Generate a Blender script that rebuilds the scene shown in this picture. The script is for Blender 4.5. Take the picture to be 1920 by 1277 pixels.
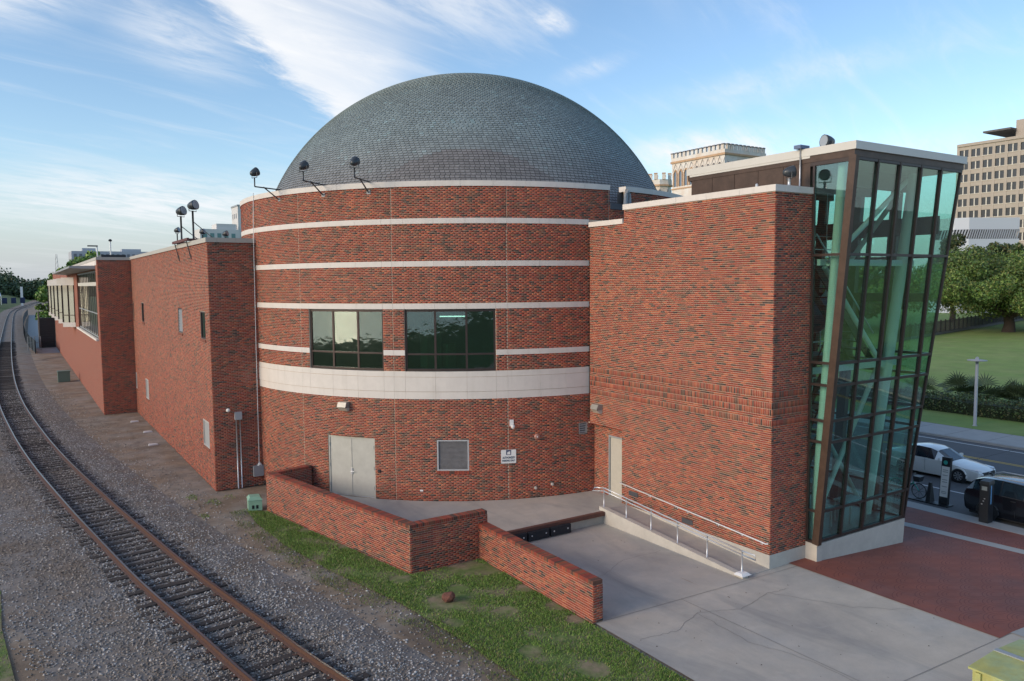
import bpy, bmesh, math, random
import numpy as np
from mathutils import Matrix, Vector
random.seed(7); rng = np.random.default_rng(7)
PI = math.pi
for o in list(bpy.data.objects): bpy.data.objects.remove(o)
scn = bpy.context.scene; COL = scn.collection

# ------------------------------------------------------------------ camera
F, PITCH, ROLL, YAW, CAMZ = 1450.62, .0749, -.0087, .5705, 9.0
cam = bpy.data.cameras.new('camera'); cam.sensor_width = 36; cam.lens = F/1920*36; cam.clip_end = 9000; cam.clip_start = .1
camo = bpy.data.objects.new('camera', cam); COL.objects.link(camo); scn.camera = camo
fw = Vector((math.sin(YAW)*math.cos(PITCH), math.cos(YAW)*math.cos(PITCH), -math.sin(PITCH)))
rt = Vector((math.cos(YAW), -math.sin(YAW), 0)); up = rt.cross(fw)
r2 = math.cos(ROLL)*rt+math.sin(ROLL)*up; u2 = -math.sin(ROLL)*rt+math.cos(ROLL)*up
m = Matrix((r2, u2, -fw)).transposed().to_4x4(); m.translation = (0, 0, CAMZ); camo.matrix_world = m

# ------------------------------------------------------------------ world: sky with cirrus
SUN_EL, SUN_AZ = math.radians(20), math.radians(-88)      # azimuth from +Y towards +X
w = bpy.data.worlds.new('World'); scn.world = w; w.use_nodes = True
N = w.node_tree.nodes; Lk = w.node_tree.links; N.clear()
def nd(t, **k):
    n = N.new(t)
    for a, b in k.items(): setattr(n, a, b)
    return n
def mathn(op, a, b=None, c=None):
    n = nd('ShaderNodeMath', operation=op)
    for i, v in enumerate((a, b, c)):
        if v is None: continue
        if isinstance(v, (int, float)): n.inputs[i].default_value = v
        else: Lk.new(v, n.inputs[i])
    return n.outputs[0]
def ramp(src, a, b):
    n = nd('ShaderNodeMapRange', interpolation_type='SMOOTHSTEP'); n.inputs[1].default_value = a; n.inputs[2].default_value = b
    Lk.new(src, n.inputs[0]); return n.outputs[0]
outw = nd('ShaderNodeOutputWorld'); bg = nd('ShaderNodeBackground'); Lk.new(bg.outputs[0], outw.inputs[0])
sky = nd('ShaderNodeTexSky', sky_type='NISHITA', sun_disc=False, sun_elevation=SUN_EL, sun_rotation=SUN_AZ)
sky.air_density = 1.0; sky.dust_density = .6; sky.ozone_density = 2.2
geo = nd('ShaderNodeTexCoord'); sep = nd('ShaderNodeSeparateXYZ'); Lk.new(geo.outputs['Generated'], sep.inputs[0])
DX, DY, DZ = sep.outputs
el = mathn('MAXIMUM', DZ, 0.0)
inv = mathn('DIVIDE', 1.0, mathn('ADD', el, .16))
px = mathn('MULTIPLY', DX, inv); py = mathn('MULTIPLY', DY, inv)      # cloud-deck plane coordinates
def deck(ang, sx, sy, scale, det, rough, dist=0., off=(0, 0)):
    c, s = math.cos(ang), math.sin(ang)
    a = mathn('MULTIPLY', mathn('ADD', mathn('MULTIPLY', px, c), mathn('MULTIPLY', py, s)), sx)
    b = mathn('MULTIPLY', mathn('ADD', mathn('MULTIPLY', px, -s), mathn('MULTIPLY', py, c)), sy)
    cb = nd('ShaderNodeCombineXYZ'); Lk.new(mathn('ADD', a, off[0]), cb.inputs[0]); Lk.new(mathn('ADD', b, off[1]), cb.inputs[1])
    n = nd('ShaderNodeTexNoise'); n.inputs['Scale'].default_value = scale; n.inputs['Detail'].default_value = det
    n.inputs['Roughness'].default_value = rough; n.inputs['Distortion'].default_value = dist
    Lk.new(cb.outputs[0], n.inputs['Vector']); return n.outputs[0]
n_big = deck(.45, .55, 1.5, 1.1, 7, .55, .6, (3.1, 1.7))
n_str = deck(.30, .7, 3.2, 1.6, 9, .62, .9, (7.3, 2.2))
n_fin = deck(.45, 1.2, 3.0, 5.0, 8, .68, .5, (1.3, 9.2))
AZ = mathn('MULTIPLY', mathn('ARCTAN2', DX, DY), 180/PI); EL = mathn('MULTIPLY', mathn('ARCSINE', DZ), 180/PI)
def lobe(az, elv, wa, we, amp=1., tilt=0.):
    # soft bank of cloud centred on a compass bearing (az from +Y to +X) and elevation, in degrees
    u = mathn('SUBTRACT', AZ, az); v = mathn('SUBTRACT', EL, elv); c, s = math.cos(tilt), math.sin(tilt)
    p = mathn('ADD', mathn('MULTIPLY', u, c/wa), mathn('MULTIPLY', v, s/wa)); q = mathn('ADD', mathn('MULTIPLY', u, -s/we), mathn('MULTIPLY', v, c/we))
    r = mathn('SQRT', mathn('ADD', mathn('MULTIPLY', p, p), mathn('MULTIPLY', q, q)))
    return mathn('MULTIPLY', ramp(r, 1., 0.), amp)
# long bank with a crisp lower-left edge
wob = mathn('MULTIPLY', mathn('SUBTRACT', n_fin, .5), 3.2); wob2 = mathn('MULTIPLY', mathn('SUBTRACT', n_big, .5), 2.6)
us = mathn('SUBTRACT', AZ, 11.); ve = mathn('SUBTRACT', EL, 18.5)
sd_ = mathn('ADD', mathn('ADD', mathn('MULTIPLY', us, .659), mathn('MULTIPLY', ve, .752)), mathn('ADD', wob, wob2)); td_ = mathn('SUBTRACT', mathn('MULTIPLY', us, .752), mathn('MULTIPLY', ve, .659))
bank = mathn('MULTIPLY', mathn('MULTIPLY', ramp(sd_, -.3, 1.6), ramp(sd_, 11., 1.8)), mathn('MULTIPLY', ramp(td_, 17., 11.), ramp(td_, -16., -3.)))
bank = mathn('MULTIPLY', bank, mathn('ADD', .62, mathn('MULTIPLY', n_str, .62)))
soft = [lobe(-1, 19, 8, 5.0, 1.35), lobe(10, 16.2, 7, 3.2, .55, -.3), lobe(28, 20, 12, 5, .55), lobe(35.8, 18.1, 2.3, 1.2, .95, -.3), lobe(38.5, 14.9, 4, 1.0, .42, .25), lobe(46.5, 9.0, 8.5, 2.2, 1.15, .05), lobe(8, 5.6, 19, 3.0, .80), lobe(60, 8, 14, 2.2, .4), lobe(52, 13.5, 16, 1.6, .30, .12)]
acc = soft[0]
for q in soft[1:]: acc = mathn('ADD', acc, q)
acc = mathn('MULTIPLY', acc, ramp(mathn('ADD', mathn('MULTIPLY', n_fin, .5), mathn('MULTIPLY', n_str, .5)), .30, .62))
outer = mathn('MULTIPLY', ramp(n_big, .52, .80), .55)                  # the same broken cirrus over the rest of the sky
veil = mathn('MULTIPLY', ramp(n_str, .46, .80), .26)
mask = mathn('MINIMUM', mathn('ADD', mathn('ADD', bank, acc), mathn('ADD', veil, mathn('MULTIPLY', outer, ramp(EL, 14, 32)))), .97)
haze = mathn('MULTIPLY', ramp(DZ, .16, -.01), .88)
skyc = nd('ShaderNodeHueSaturation'); skyc.inputs['Saturation'].default_value = 1.04; skyc.inputs['Value'].default_value = 1.62; Lk.new(sky.outputs[0], skyc.inputs['Color'])
def mixc(fac, a, b):
    n = nd('ShaderNodeMix', data_type='RGBA'); Lk.new(fac, n.inputs[0])
    for i, v in ((6, a), (7, b)):
        if isinstance(v, tuple): n.inputs[i].default_value = v+(1,)
        else: Lk.new(v, n.inputs[i])
    return n.outputs[2]
c1 = mixc(haze, skyc.outputs[0], (4.0, 4.4, 5.05))
c2 = mixc(mask, c1, (7.4, 7.55, 7.8))
Lk.new(c2, bg.inputs[0]); bg.inputs[1].default_value = .1

sl = bpy.data.lights.new('sun', 'SUN'); sl.energy = 1.7; sl.angle = math.radians(24); sl.color = (1, .79, .57)
so = bpy.data.objects.new('sun', sl); COL.objects.link(so)
sd = Vector((math.sin(SUN_AZ)*math.cos(SUN_EL), math.cos(SUN_AZ)*math.cos(SUN_EL), math.sin(SUN_EL)))
so.rotation_euler = sd.to_track_quat('Z', 'Y').to_euler()
vs = scn.view_settings; vs.view_transform = 'Standard'; vs.look = 'None'; vs.exposure = .38; vs.gamma = 1; vs.use_curve_mapping = False
scn.render.engine = 'CYCLES'
scn.cycles.transparent_max_bounces = 16; scn.cycles.max_bounces = 6; scn.cycles.diffuse_bounces = 3; scn.cycles.glossy_bounces = 3

# ------------------------------------------------------------------ materials
MATS = {}
def mat(name, col, rough=.8, metal=0., var=.0, vscale=3., bump=0., bscale=20., attr=False, spec=.5, stain=None, coat=0., tint2=None):
    if name in MATS: return MATS[name]
    M = bpy.data.materials.new(name); M.use_nodes = True; nt = M.node_tree; b = nt.nodes['Principled BSDF']
    b.inputs['Roughness'].default_value = rough; b.inputs['Metallic'].default_value = metal; b.inputs['Specular IOR Level'].default_value = spec
    if coat: b.inputs['Coat Weight'].default_value = coat; b.inputs['Coat Roughness'].default_value = .03
    tc = nt.nodes.new('ShaderNodeNewGeometry'); pos = tc.outputs['Position']
    if attr:
        a = nt.nodes.new('ShaderNodeAttribute'); a.attribute_name = 'tone'; src = a.outputs['Color']
    else:
        r = nt.nodes.new('ShaderNodeRGB'); r.outputs[0].default_value = tuple(col)+(1,); src = r.outputs[0]
    if var or tint2:
        n = nt.nodes.new('ShaderNodeTexNoise'); n.inputs['Scale'].default_value = vscale; n.inputs['Detail'].default_value = 8; n.inputs['Roughness'].default_value = .65
        nt.links.new(pos, n.inputs['Vector'])
        if tint2:
            mr = nt.nodes.new('ShaderNodeMapRange'); mr.inputs[1].default_value = .42; mr.inputs[2].default_value = .62; nt.links.new(n.outputs[0], mr.inputs[0])
            mx = nt.nodes.new('ShaderNodeMix'); mx.data_type = 'RGBA'; nt.links.new(mr.outputs[0], mx.inputs[0]); nt.links.new(src, mx.inputs[6]); mx.inputs[7].default_value = tuple(tint2)+(1,); src = mx.outputs[2]
        if var:
            n2 = nt.nodes.new('ShaderNodeTexNoise'); n2.inputs['Scale'].default_value = vscale*2.3; n2.inputs['Detail'].default_value = 9; n2.inputs['Roughness'].default_value = .7
            nt.links.new(pos, n2.inputs['Vector'])
            mr = nt.nodes.new('ShaderNodeMapRange'); mr.inputs[1].default_value = .25; mr.inputs[2].default_value = .75; mr.inputs[3].default_value = 1-var; mr.inputs[4].default_value = 1+var
            nt.links.new(n2.outputs[0], mr.inputs[0])
            vm = nt.nodes.new('ShaderNodeVectorMath'); vm.operation = 'SCALE'; nt.links.new(src, vm.inputs[0]); nt.links.new(mr.outputs[0], vm.inputs['Scale']); src = vm.outputs[0]
    nt.links.new(src, b.inputs['Base Color'])
    if bump:
        n = nt.nodes.new('ShaderNodeTexNoise'); n.inputs['Scale'].default_value = bscale; n.inputs['Detail'].default_value = 6
        nt.links.new(pos, n.inputs['Vector'])
        bp = nt.nodes.new('ShaderNodeBump'); bp.inputs['Strength'].default_value = bump; bp.inputs['Distance'].default_value = .02
        nt.links.new(n.outputs[0], bp.inputs['Height']); nt.links.new(bp.outputs[0], b.inputs['Normal'])
    MATS[name] = M; return M
def emis(name, col, s):
    M = mat(name, col); b = M.node_tree.nodes['Principled BSDF']; b.inputs['Emission Color'].default_value = tuple(col)+(1,); b.inputs['Emission Strength'].default_value = s; return M
def glass(name, tint, refl, wav=0., rough=.0):
    M = bpy.data.materials.new(name); M.use_nodes = True; nt = M.node_tree; nt.nodes.clear()
    o = nt.nodes.new('ShaderNodeOutputMaterial'); mx = nt.nodes.new('ShaderNodeMixShader'); t = nt.nodes.new('ShaderNodeBsdfTransparent'); g = nt.nodes.new('ShaderNodeBsdfGlossy')
    t.inputs[0].default_value = tuple(tint)+(1,); g.inputs['Roughness'].default_value = rough; g.inputs[0].default_value = (.9, .97, .95, 1)
    f = nt.nodes.new('ShaderNodeLayerWeight'); f.inputs['Blend'].default_value = .5
    pw = nt.nodes.new('ShaderNodeMath'); pw.operation = 'POWER'; pw.inputs[1].default_value = 5.; nt.links.new(f.outputs['Facing'], pw.inputs[0])
    ad = nt.nodes.new('ShaderNodeMath'); ad.operation = 'MULTIPLY_ADD'; ad.inputs[1].default_value = 1-refl; ad.inputs[2].default_value = refl; ad.use_clamp = True
    nt.links.new(pw.outputs[0], ad.inputs[0]); nt.links.new(ad.outputs[0], mx.inputs[0]); nt.links.new(t.outputs[0], mx.inputs[1]); nt.links.new(g.outputs[0], mx.inputs[2]); nt.links.new(mx.outputs[0], o.inputs[0])
    if wav:
        p = nt.nodes.new('ShaderNodeNewGeometry'); n = nt.nodes.new('ShaderNodeTexNoise'); n.inputs['Scale'].default_value = 2.2; n.inputs['Detail'].default_value = 3; nt.links.new(p.outputs['Position'], n.inputs['Vector'])
        bp = nt.nodes.new('ShaderNodeBump'); bp.inputs['Strength'].default_value = wav; bp.inputs['Distance'].default_value = .05
        nt.links.new(n.outputs[0], bp.inputs['Height']); nt.links.new(bp.outputs[0], g.inputs['Normal']); nt.links.new(bp.outputs[0], f.inputs['Normal'])
    MATS[name] = M; return M

m_brick = mat('brick', (.3, .08, .05), .85, attr=True, var=.16, vscale=.35, bump=.25, bscale=60)
m_mortar = mat('mortar', (.53, .425, .325), .95, var=.18, vscale=.5)
m_stone = mat('limestone', (.70, .655, .60), .8, var=.07, vscale=.8, bump=.06, bscale=30)
m_sealant = mat('joint_sealant', (.52, .38, .28), .8)
m_copingmetal = mat('beige_metal', (.47, .44, .38), .5, var=.05, vscale=.6)
m_fascia = mat('fascia_metal', (.62, .60, .54), .45, var=.04, vscale=.5)
m_shingle = mat('slate', (.12, .15, .17), .5, attr=True, var=.08, vscale=.4)
m_domebase = mat('dome_felt', (.03, .033, .036), .8)
m_steel = mat('galvanised_door', (.50, .50, .46), .42, metal=.25, var=.10, vscale=1.2)
m_frame = mat('bronze_frame', (.052, .036, .032), .45, metal=.3, var=.15, vscale=1.5)
m_bronze = mat('bronze_cladding', (.082, .052, .038), .5, metal=.35, var=.35, vscale=1.2)
m_dark = mat('black_metal', (.022, .025, .03), .45, var=.1)
m_flood = mat('floodlight_grey', (.06, .068, .075), .4, metal=.3)
m_lens = mat('lamp_lens', (.35, .38, .4), .12)
m_galv = mat('galvanised_pipe', (.62, .64, .66), .38, metal=.55, var=.08)
m_white = mat('white_paint', (.78, .78, .76), .5)
m_greybox = mat('grey_enamel', (.30, .32, .33), .5, var=.06)
m_conc = mat('concrete', (.49, .44, .37), .9, var=.16, vscale=.30, bump=.12, bscale=25, tint2=(.40, .38, .345))
def streaks(M, amt, sx, sy, scale, lo, hi, col, sz=1.):
    nt = M.node_tree; b = nt.nodes['Principled BSDF']; src = b.inputs['Base Color'].links[0].from_socket
    g = nt.nodes.new('ShaderNodeNewGeometry'); mp = nt.nodes.new('ShaderNodeMapping'); mp.inputs['Scale'].default_value = (sx, sy, sz); mp.inputs['Rotation'].default_value = (0, 0, .5); nt.links.new(g.outputs['Position'], mp.inputs[0])
    n = nt.nodes.new('ShaderNodeTexNoise'); n.inputs['Scale'].default_value = scale; n.inputs['Detail'].default_value = 7; n.inputs['Roughness'].default_value = .62; n.inputs['Distortion'].default_value = .7; nt.links.new(mp.outputs[0], n.inputs['Vector'])
    r = nt.nodes.new('ShaderNodeMapRange'); r.inputs[1].default_value = lo; r.inputs[2].default_value = hi; r.inputs[4].default_value = amt; nt.links.new(n.outputs[0], r.inputs[0])
    mx = nt.nodes.new('ShaderNodeMix'); mx.data_type = 'RGBA'; nt.links.new(r.outputs[0], mx.inputs[0]); nt.links.new(src, mx.inputs[6]); mx.inputs[7].default_value = tuple(col)+(1,); nt.links.new(mx.outputs[2], b.inputs['Base Color'])
streaks(m_stone, .32, 2.2, 2.2, 1.3, .52, .78, (.50, .46, .40), .22); streaks(m_brick, .26, 1.3, 1.3, .8, .56, .80, (.11, .05, .035), .22); streaks(m_brick, .20, .8, .8, 1.1, .64, .80, (.50, .36, .29), .5)
streaks(m_conc, .70, 1, .35, .55, .50, .72, (.25, .245, .235)); streaks(m_conc, .35, 1, 1, 45, .5, .75, (.28, .265, .24)); streaks(m_conc, .40, .5, 1, .9, .60, .75, (.58, .55, .49))
m_concplinth = mat('plinth_concrete', (.52, .49, .43), .85, var=.14, vscale=.8, bump=.08)
m_red = mat('stamped_red', (.235, .072, .048), .75, var=.20, vscale=.35, tint2=(.19, .075, .062), bump=.08)
m_redline = mat('stamp_groove', (.10, .034, .03), .85)
m_asphalt = mat('asphalt', (.105, .108, .112), .85, var=.14, vscale=.4, bump=.1, bscale=60)
m_sidewalk = mat('sidewalk', (.36, .36, .345), .9, var=.10, vscale=.5)
m_ground = mat('dirt', (.225, .165, .112), .95, var=.42, vscale=.40, tint2=(.27, .235, .195), bump=.5, bscale=14)
streaks(m_ground, .8, .6, .25, .5, .56, .70, (.085, .065, .05))
m_ballastbed = mat('ballast_bed', (.20, .185, .17), .95, var=.45, vscale=.5, bump=.9, bscale=18, tint2=(.19, .15, .115))
m_pebble = mat('ballast_stone', (.3, .3, .3), .85, attr=True)
m_rail = mat('rail_rust', (.105, .052, .033), .6, var=.2, vscale=4)
m_railtop = mat('rail_head', (.26, .24, .23), .3, metal=.8)
m_tie = mat('creosote_tie', (.052, .041, .035), .9, var=.4, vscale=5, bump=.5, bscale=30)
m_lawn = mat('lawn', (.19, .28, .065), .95, var=.2, vscale=.2, bump=.4, bscale=30, tint2=(.23, .29, .085))
m_grass = mat('grass_blade', (.07, .13, .02), .8, attr=True)
m_grasssoil = mat('turf', (.12, .17, .045), .95, var=.4, vscale=1.2, tint2=(.25, .20, .125), bump=.5)
m_leaf = mat('leaf', (.06, .1, .02), .6, attr=True)
m_bark = mat('bark', (.065, .05, .04), .95, var=.3, vscale=3, bump=.7, bscale=8)
m_yellow = mat('yellow_paint', (.62, .40, .06), .7, var=.1)
m_whiteline = mat('white_line', (.66, .66, .65), .7, var=.1, vscale=3)
m_dump = mat('dumpster_paint', (.42, .40, .12), .6, var=.22, vscale=1.5, tint2=(.36, .42, .20))
m_interior = mat('room_dark', (.05, .11, .115), .9)
m_tower_glass = glass('tower_glass', (.74, .905, .87), .10)
m_win_glass = glass('window_glass', (.42, .60, .58), .17, wav=.10)
m_bay_glass = mat('bay_glass', (.42, .41, .35), .05, metal=.75)
m_depot_glass = mat('depot_glass', (.012, .02, .022), .04, spec=1.0)

# ------------------------------------------------------------------ mesh helpers
class MB:
    def __init__(s): s.v = []; s.f = []; s.c = []
    def add(s, vs, fs, col=None):
        n = len(s.v); s.v += [tuple(p) for p in vs]; s.f += [tuple(i+n for i in f) for f in fs]
        if col is not None: s.c += [col]*len(vs)
        return s
    def box(s, x0, x1, y0, y1, z0, z1, col=None):
        return s.add([(x0, y0, z0), (x1, y0, z0), (x1, y1, z0), (x0, y1, z0), (x0, y0, z1), (x1, y0, z1), (x1, y1, z1), (x0, y1, z1)],
                     [(3, 2, 1, 0), (4, 5, 6, 7), (0, 1, 5, 4), (1, 2, 6, 5), (2, 3, 7, 6), (3, 0, 4, 7)], col)
    def hexa(s, p, col=None): return s.add(p, [(3, 2, 1, 0), (4, 5, 6, 7), (0, 1, 5, 4), (1, 2, 6, 5), (2, 3, 7, 6), (3, 0, 4, 7)], col)
    def beam(s, a, b, wx, wz, upv=(0, 0, 1), col=None):
        a = Vector(a); b = Vector(b); d = (b-a).normalized(); upv = Vector(upv)
        if abs(d.dot(upv)) > .98: upv = Vector((0, 1, 0))
        sx = d.cross(upv).normalized()*wx/2; sz = sx.cross(d).normalized()*wz/2
        return s.hexa([a-sx-sz, a+sx-sz, b+sx-sz, b-sx-sz, a-sx+sz, a+sx+sz, b+sx+sz, b-sx+sz], col)
    def tube(s, pts, r, n=8, col=None, caps=True):
        pts = [Vector(p) for p in pts]; rs = r if isinstance(r, (list, tuple)) else [r]*len(pts); rings = []
        ref = Vector((0, 0, 1))
        for i, p in enumerate(pts):
            d = (pts[min(i+1, len(pts)-1)]-pts[max(i-1, 0)]).normalized()
            q = ref if abs(d.dot(ref)) < .95 else Vector((0, 1, 0))
            a = d.cross(q).normalized(); b = d.cross(a).normalized()
            rings.append([p+(a*math.cos(2*PI*k/n)+b*math.sin(2*PI*k/n))*rs[i] for k in range(n)])
        fs = [(i*n+k, i*n+(k+1) % n, (i+1)*n+(k+1) % n, (i+1)*n+k) for i in range(len(pts)-1) for k in range(n)]
        if caps: fs += [tuple(range(n)), tuple(range((len(pts)-1)*n, len(pts)*n))[::-1]]
        return s.add([p for R_ in rings for p in R_], fs, col)
    def lathe(s, c, ax, prof, n=14, col=None):
        c = Vector(c); ax = Vector(ax).normalized(); q = Vector((0, 0, 1)) if abs(ax.z) < .9 else Vector((1, 0, 0)); a = ax.cross(q).normalized(); b = ax.cross(a)
        vs = [c+ax*h+(a*math.cos(2*PI*k/n)+b*math.sin(2*PI*k/n))*r for r, h in prof for k in range(n)]
        fs = [(i*n+k, i*n+(k+1) % n, (i+1)*n+(k+1) % n, (i+1)*n+k) for i in range(len(prof)-1) for k in range(n)]
        fs += [tuple(range(n))[::-1], tuple(range((len(prof)-1)*n, len(prof)*n))]
        return s.add(vs, fs, col)
    def build(s, name, material, parent=None, smooth=False, kind=None):
        me = bpy.data.meshes.new(name); me.from_pydata(s.v, [], s.f)
        if s.c:
            at = me.attributes.new('tone', 'FLOAT_COLOR', 'POINT'); at.data.foreach_set('color', np.c_[np.array(s.c, dtype=np.float32)[:, :3], np.ones(len(s.c), np.float32)].ravel())
        return link(name, me, material, parent, smooth, kind)
def link(name, me, material, parent=None, smooth=False, kind=None):
    me.materials.append(material)
    if smooth: me.polygons.foreach_set('use_smooth', [True]*len(me.polygons))
    o = bpy.data.objects.new(name, me); COL.objects.link(o)
    if parent is not None: o.parent = parent; o.matrix_parent_inverse = parent_inv(parent)
    if kind: o['kind'] = kind
    return o
def parent_inv(p): return world(p).inverted()
def world(o):
    return (world(o.parent) @ o.matrix_parent_inverse @ o.matrix_basis) if o.parent else o.matrix_basis.copy()
def npmesh(name, v, f, cols, material, parent=None, kind=None):
    """v (n,3), f (m,k) one polygon size, cols (n,3)"""
    me = bpy.data.meshes.new(name); k = f.shape[1]
    me.vertices.add(len(v)); me.vertices.foreach_set('co', np.asarray(v, np.float32).ravel())
    me.loops.add(f.size); me.loops.foreach_set('vertex_index', f.astype(np.int32).ravel())
    me.polygons.add(len(f)); me.polygons.foreach_set('loop_start', np.arange(0, f.size, k, dtype=np.int32))
    me.update(calc_edges=True)
    if cols is not None:
        at = me.attributes.new('tone', 'FLOAT_COLOR', 'POINT'); at.data.foreach_set('color', np.c_[np.asarray(cols, np.float32), np.ones(len(v), np.float32)].ravel())
    return link(name, me, material, parent, False, kind)
def thing(name, label, cat, loc=(0, 0, 0), group=None, rz=0.):
    o = bpy.data.objects.new(name, None); COL.objects.link(o); o.location = loc; o.rotation_euler = (0, 0, rz); o['label'] = label; o['category'] = cat
    o.empty_display_size = .2
    if group: o['group'] = group
    return o
def tag(o, label, cat, group=None):
    o['label'] = label; o['category'] = cat
    if group: o['group'] = group
    return o
def part(name, m, parent, label=None):
    o = bpy.data.objects.new(name, None); COL.objects.link(o); o.parent = parent; o.matrix_parent_inverse = parent_inv(parent)
    if label: o['label'] = label
    return o
def struct(o): o['kind'] = 'structure'; return o

# ------------------------------------------------------------------ ground, pavements, road
def zg(x): return 0. if x < 21 else (-.063*(x-21) if x < 32.6 else -.74)
b = MB(); xs = [-5000, -60, 21, 32.5, 6000]; zs_ = [-.03, -.03, -.03, -1.25, -1.4]; ys = [-800, 0, 60, 400, 7000]
for i in range(5):
    for y in ys: b.v.append((xs[i], y, zs_[i]))
b.f = [(i*5+j, (i+1)*5+j, (i+1)*5+j+1, i*5+j+1) for i in range(4) for j in range(4)]
struct(b.build('ground', m_ground))
def sheet(name, poly, z, material, dz=None):
    b = MB(); n = len(poly); f = (lambda x: zg(x)+z) if dz is None else (lambda x: dz+z)
    b.add([(x, y, f(x)) for x, y in poly], [tuple(range(n))]); return b.build(name, material)
def slab(name, poly, z0, z1, material, parent=None):
    b = MB(); n = len(poly); b.add([(x, y, z0) for x, y in poly]+[(x, y, z1) for x, y in poly], [tuple(range(n, 2*n))]+[(i, (i+1) % n, (i+1) % n+n, i+n) for i in range(n)]); return b.build(name, material, parent)
# service apron
struct(sheet('service_apron', [(12.5, 22.1), (12.5, -20), (21, -20), (21, 15.2), (21.2, 22.1)], .004, m_conc))
# cracks in the apron
b = MB()
for path in ([(12.9, 14.2), (13.9, 14.0), (15.2, 14.5), (16.4, 14.0), (17.9, 14.3), (18.8, 14.2)], [(13.6, 18.2), (14.8, 18.0), (16.2, 18.7), (17.9, 18.6)], [(15.2, 14.5), (15.0, 12.6), (15.5, 11.0), (15.2, 8.)], [(17.9, 14.3), (19., 12.4), (20.4, 11.2)]):
    q = []
    for (ax, ay), (bx, by) in zip(path[:-1], path[1:]):
        for k in range(9): t = k/9; q.append((ax+(bx-ax)*t+random.uniform(-.04, .04), ay+(by-ay)*t+random.uniform(-.04, .04)))
    for (ax, ay), (bx, by) in zip(q[:-1], q[1:]):
        L = math.hypot(bx-ax, by-ay)+1e-6; wx, wy = -(by-ay)/L*.005, (bx-ax)/L*.005
        b.add([(ax-wx, ay-wy, .0085), (bx-wx, by-wy, .0085), (bx+wx, by+wy, .0085), (ax+wx, ay+wy, .0085)], [(0, 1, 2, 3)])
struct(b.build('apron_cracks', mat('crack', (.22, .21, .195), .95)))
b = MB()
for seg in (((12.75, 15.5), (21, 15.17)), ((15.5, 15.4), (15.8, -20)), ((12.6, 9.5), (21, 9.2))):
    (ax, ay), (bx, by) = seg; L = math.hypot(bx-ax, by-ay); wx, wy = -(by-ay)/L*.007, (bx-ax)/L*.007
    b.add([(ax-wx, ay-wy, .0125), (bx-wx, by-wy, .0125), (bx+wx, by+wy, .0125), (ax+wx, ay+wy, .0125)], [(0, 1, 2, 3)])
struct(b.build('apron_joints', mat('joint', (.22, .21, .195), .95)))
b = MB()
for _ in range(90):
    x, y = random.uniform(12.8, 20.6), random.uniform(7, 21.5)
    if x > 18.1 and y > 15.4: continue
    q = random.uniform(.012, .035); a = random.uniform(0, 6.3); c_, s_ = math.cos(a)*q, math.sin(a)*q
    b.add([(x-c_, y-s_, .009), (x+s_*.5, y-c_*.5, .011), (x+c_, y+s_, .009), (x-s_*.5, y+c_*.5, .018)], [(0, 1, 2, 3)])
b.build('apron_debris', mat('leaf_litter', (.05, .04, .03), .9), kind='stuff')
streaks(m_conc, .8, .9, .16, .8, .685, .74, (.30, .17, .085))
# red stamped plaza with grey concrete bands
b = MB()
for (xa, xb) in ((20.35, 21), (21, 26.5), (26.5, 31.5)):
    b.add([(xa, 9.22, zg(xa)+.016), (xb, 9.22, zg(xb)+.016), (xb, 60, zg(xb)+.016), (xa, 60 if xa >= 21 else 15.2, zg(xa)+.016)], [(0, 1, 2, 3)])
plaza = struct(b.build('stamped_plaza', m_red))
b = MB()                                             # pressed fan grooves: real thin raised arcs laid on the sheet
FR = .62
for j in range(0, 60):
    for i in range(-2, 20):
        cx = 20.5+(i+.5*(j % 2))*2*FR; cy = 9.25+j*FR*.5*2*.5
        for rr in (FR, FR*.72, FR*.44):
            vs_ = []; ok = True
            for k in range(9):
                a = PI*(.06+.88*k/8); 
                for r in (rr-.012, rr+.006): x = cx+r*math.cos(a)*.99; y = cy+r*math.sin(a)*.5; vs_.append((x, y, zg(x)+.0185))
            if min(v[0] for v in vs_) < 20.5 or max(v[0] for v in vs_) > 31.4 or cy > 26: continue
            if min(v[0] for v in vs_) < 26.3 and max(v[1] for v in vs_) > 15.0: continue
            b.add(vs_, [(2*k, 2*k+1, 2*k+3, 2*k+2) for k in range(8)])
g = b.build('stamp_grooves', m_redline, plaza, kind='stuff')
struct(sheet('plaza_band', [(28.05, 18.6), (28.65, 18.6), (29.75, 9.2), (29.15, 9.2)], .0225, m_sidewalk))
struct(sheet('plaza_edge_band', [(20.9, 9.22), (20.9, -30), (31.5, -30), (31.5, 9.22)], .020, m_sidewalk))
b = MB()
b.hexa([(31.5, -40, zg(31.5)-.3), (32.6, -40, zg(32.6)-.4), (32.6, 90, zg(32.6)-.4), (31.5, 90, zg(31.5)-.3), (31.5, -40, zg(31.5)+.024), (32.6, -40, zg(32.6)+.024), (32.6, 90, zg(32.6)+.024), (31.5, 90, zg(31.5)+.024)])
kerb = struct(b.build('kerb_strip', m_sidewalk))
b = MB()
for y in np.arange(-10, 60, 1.5): b.box(31.52, 32.58, y, y+.02, zg(32)+.05, zg(32)+.062)
struct(sheet('road', [(32.6, -60), (48.3, -60), (48.3, 300), (32.6, 300)], .0, m_asphalt, dz=-.87))
def line(name, x, wd, y0, y1, m_, z=-.866): return struct(sheet(name, [(x-wd/2, y0), (x+wd/2, y0), (x+wd/2, y1), (x-wd/2, y1)], 0, m_, dz=z))
line('parking_lane_line', 36.3, .12, -40, 200, m_whiteline); line('edge_line', 47.5, .12, -40, 200, m_whiteline)
line('centre_line', 43.98, .11, -40, 200, m_yellow); line('centre_line', 44.22, .11, -40, 200, m_yellow)
b = MB()
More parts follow.
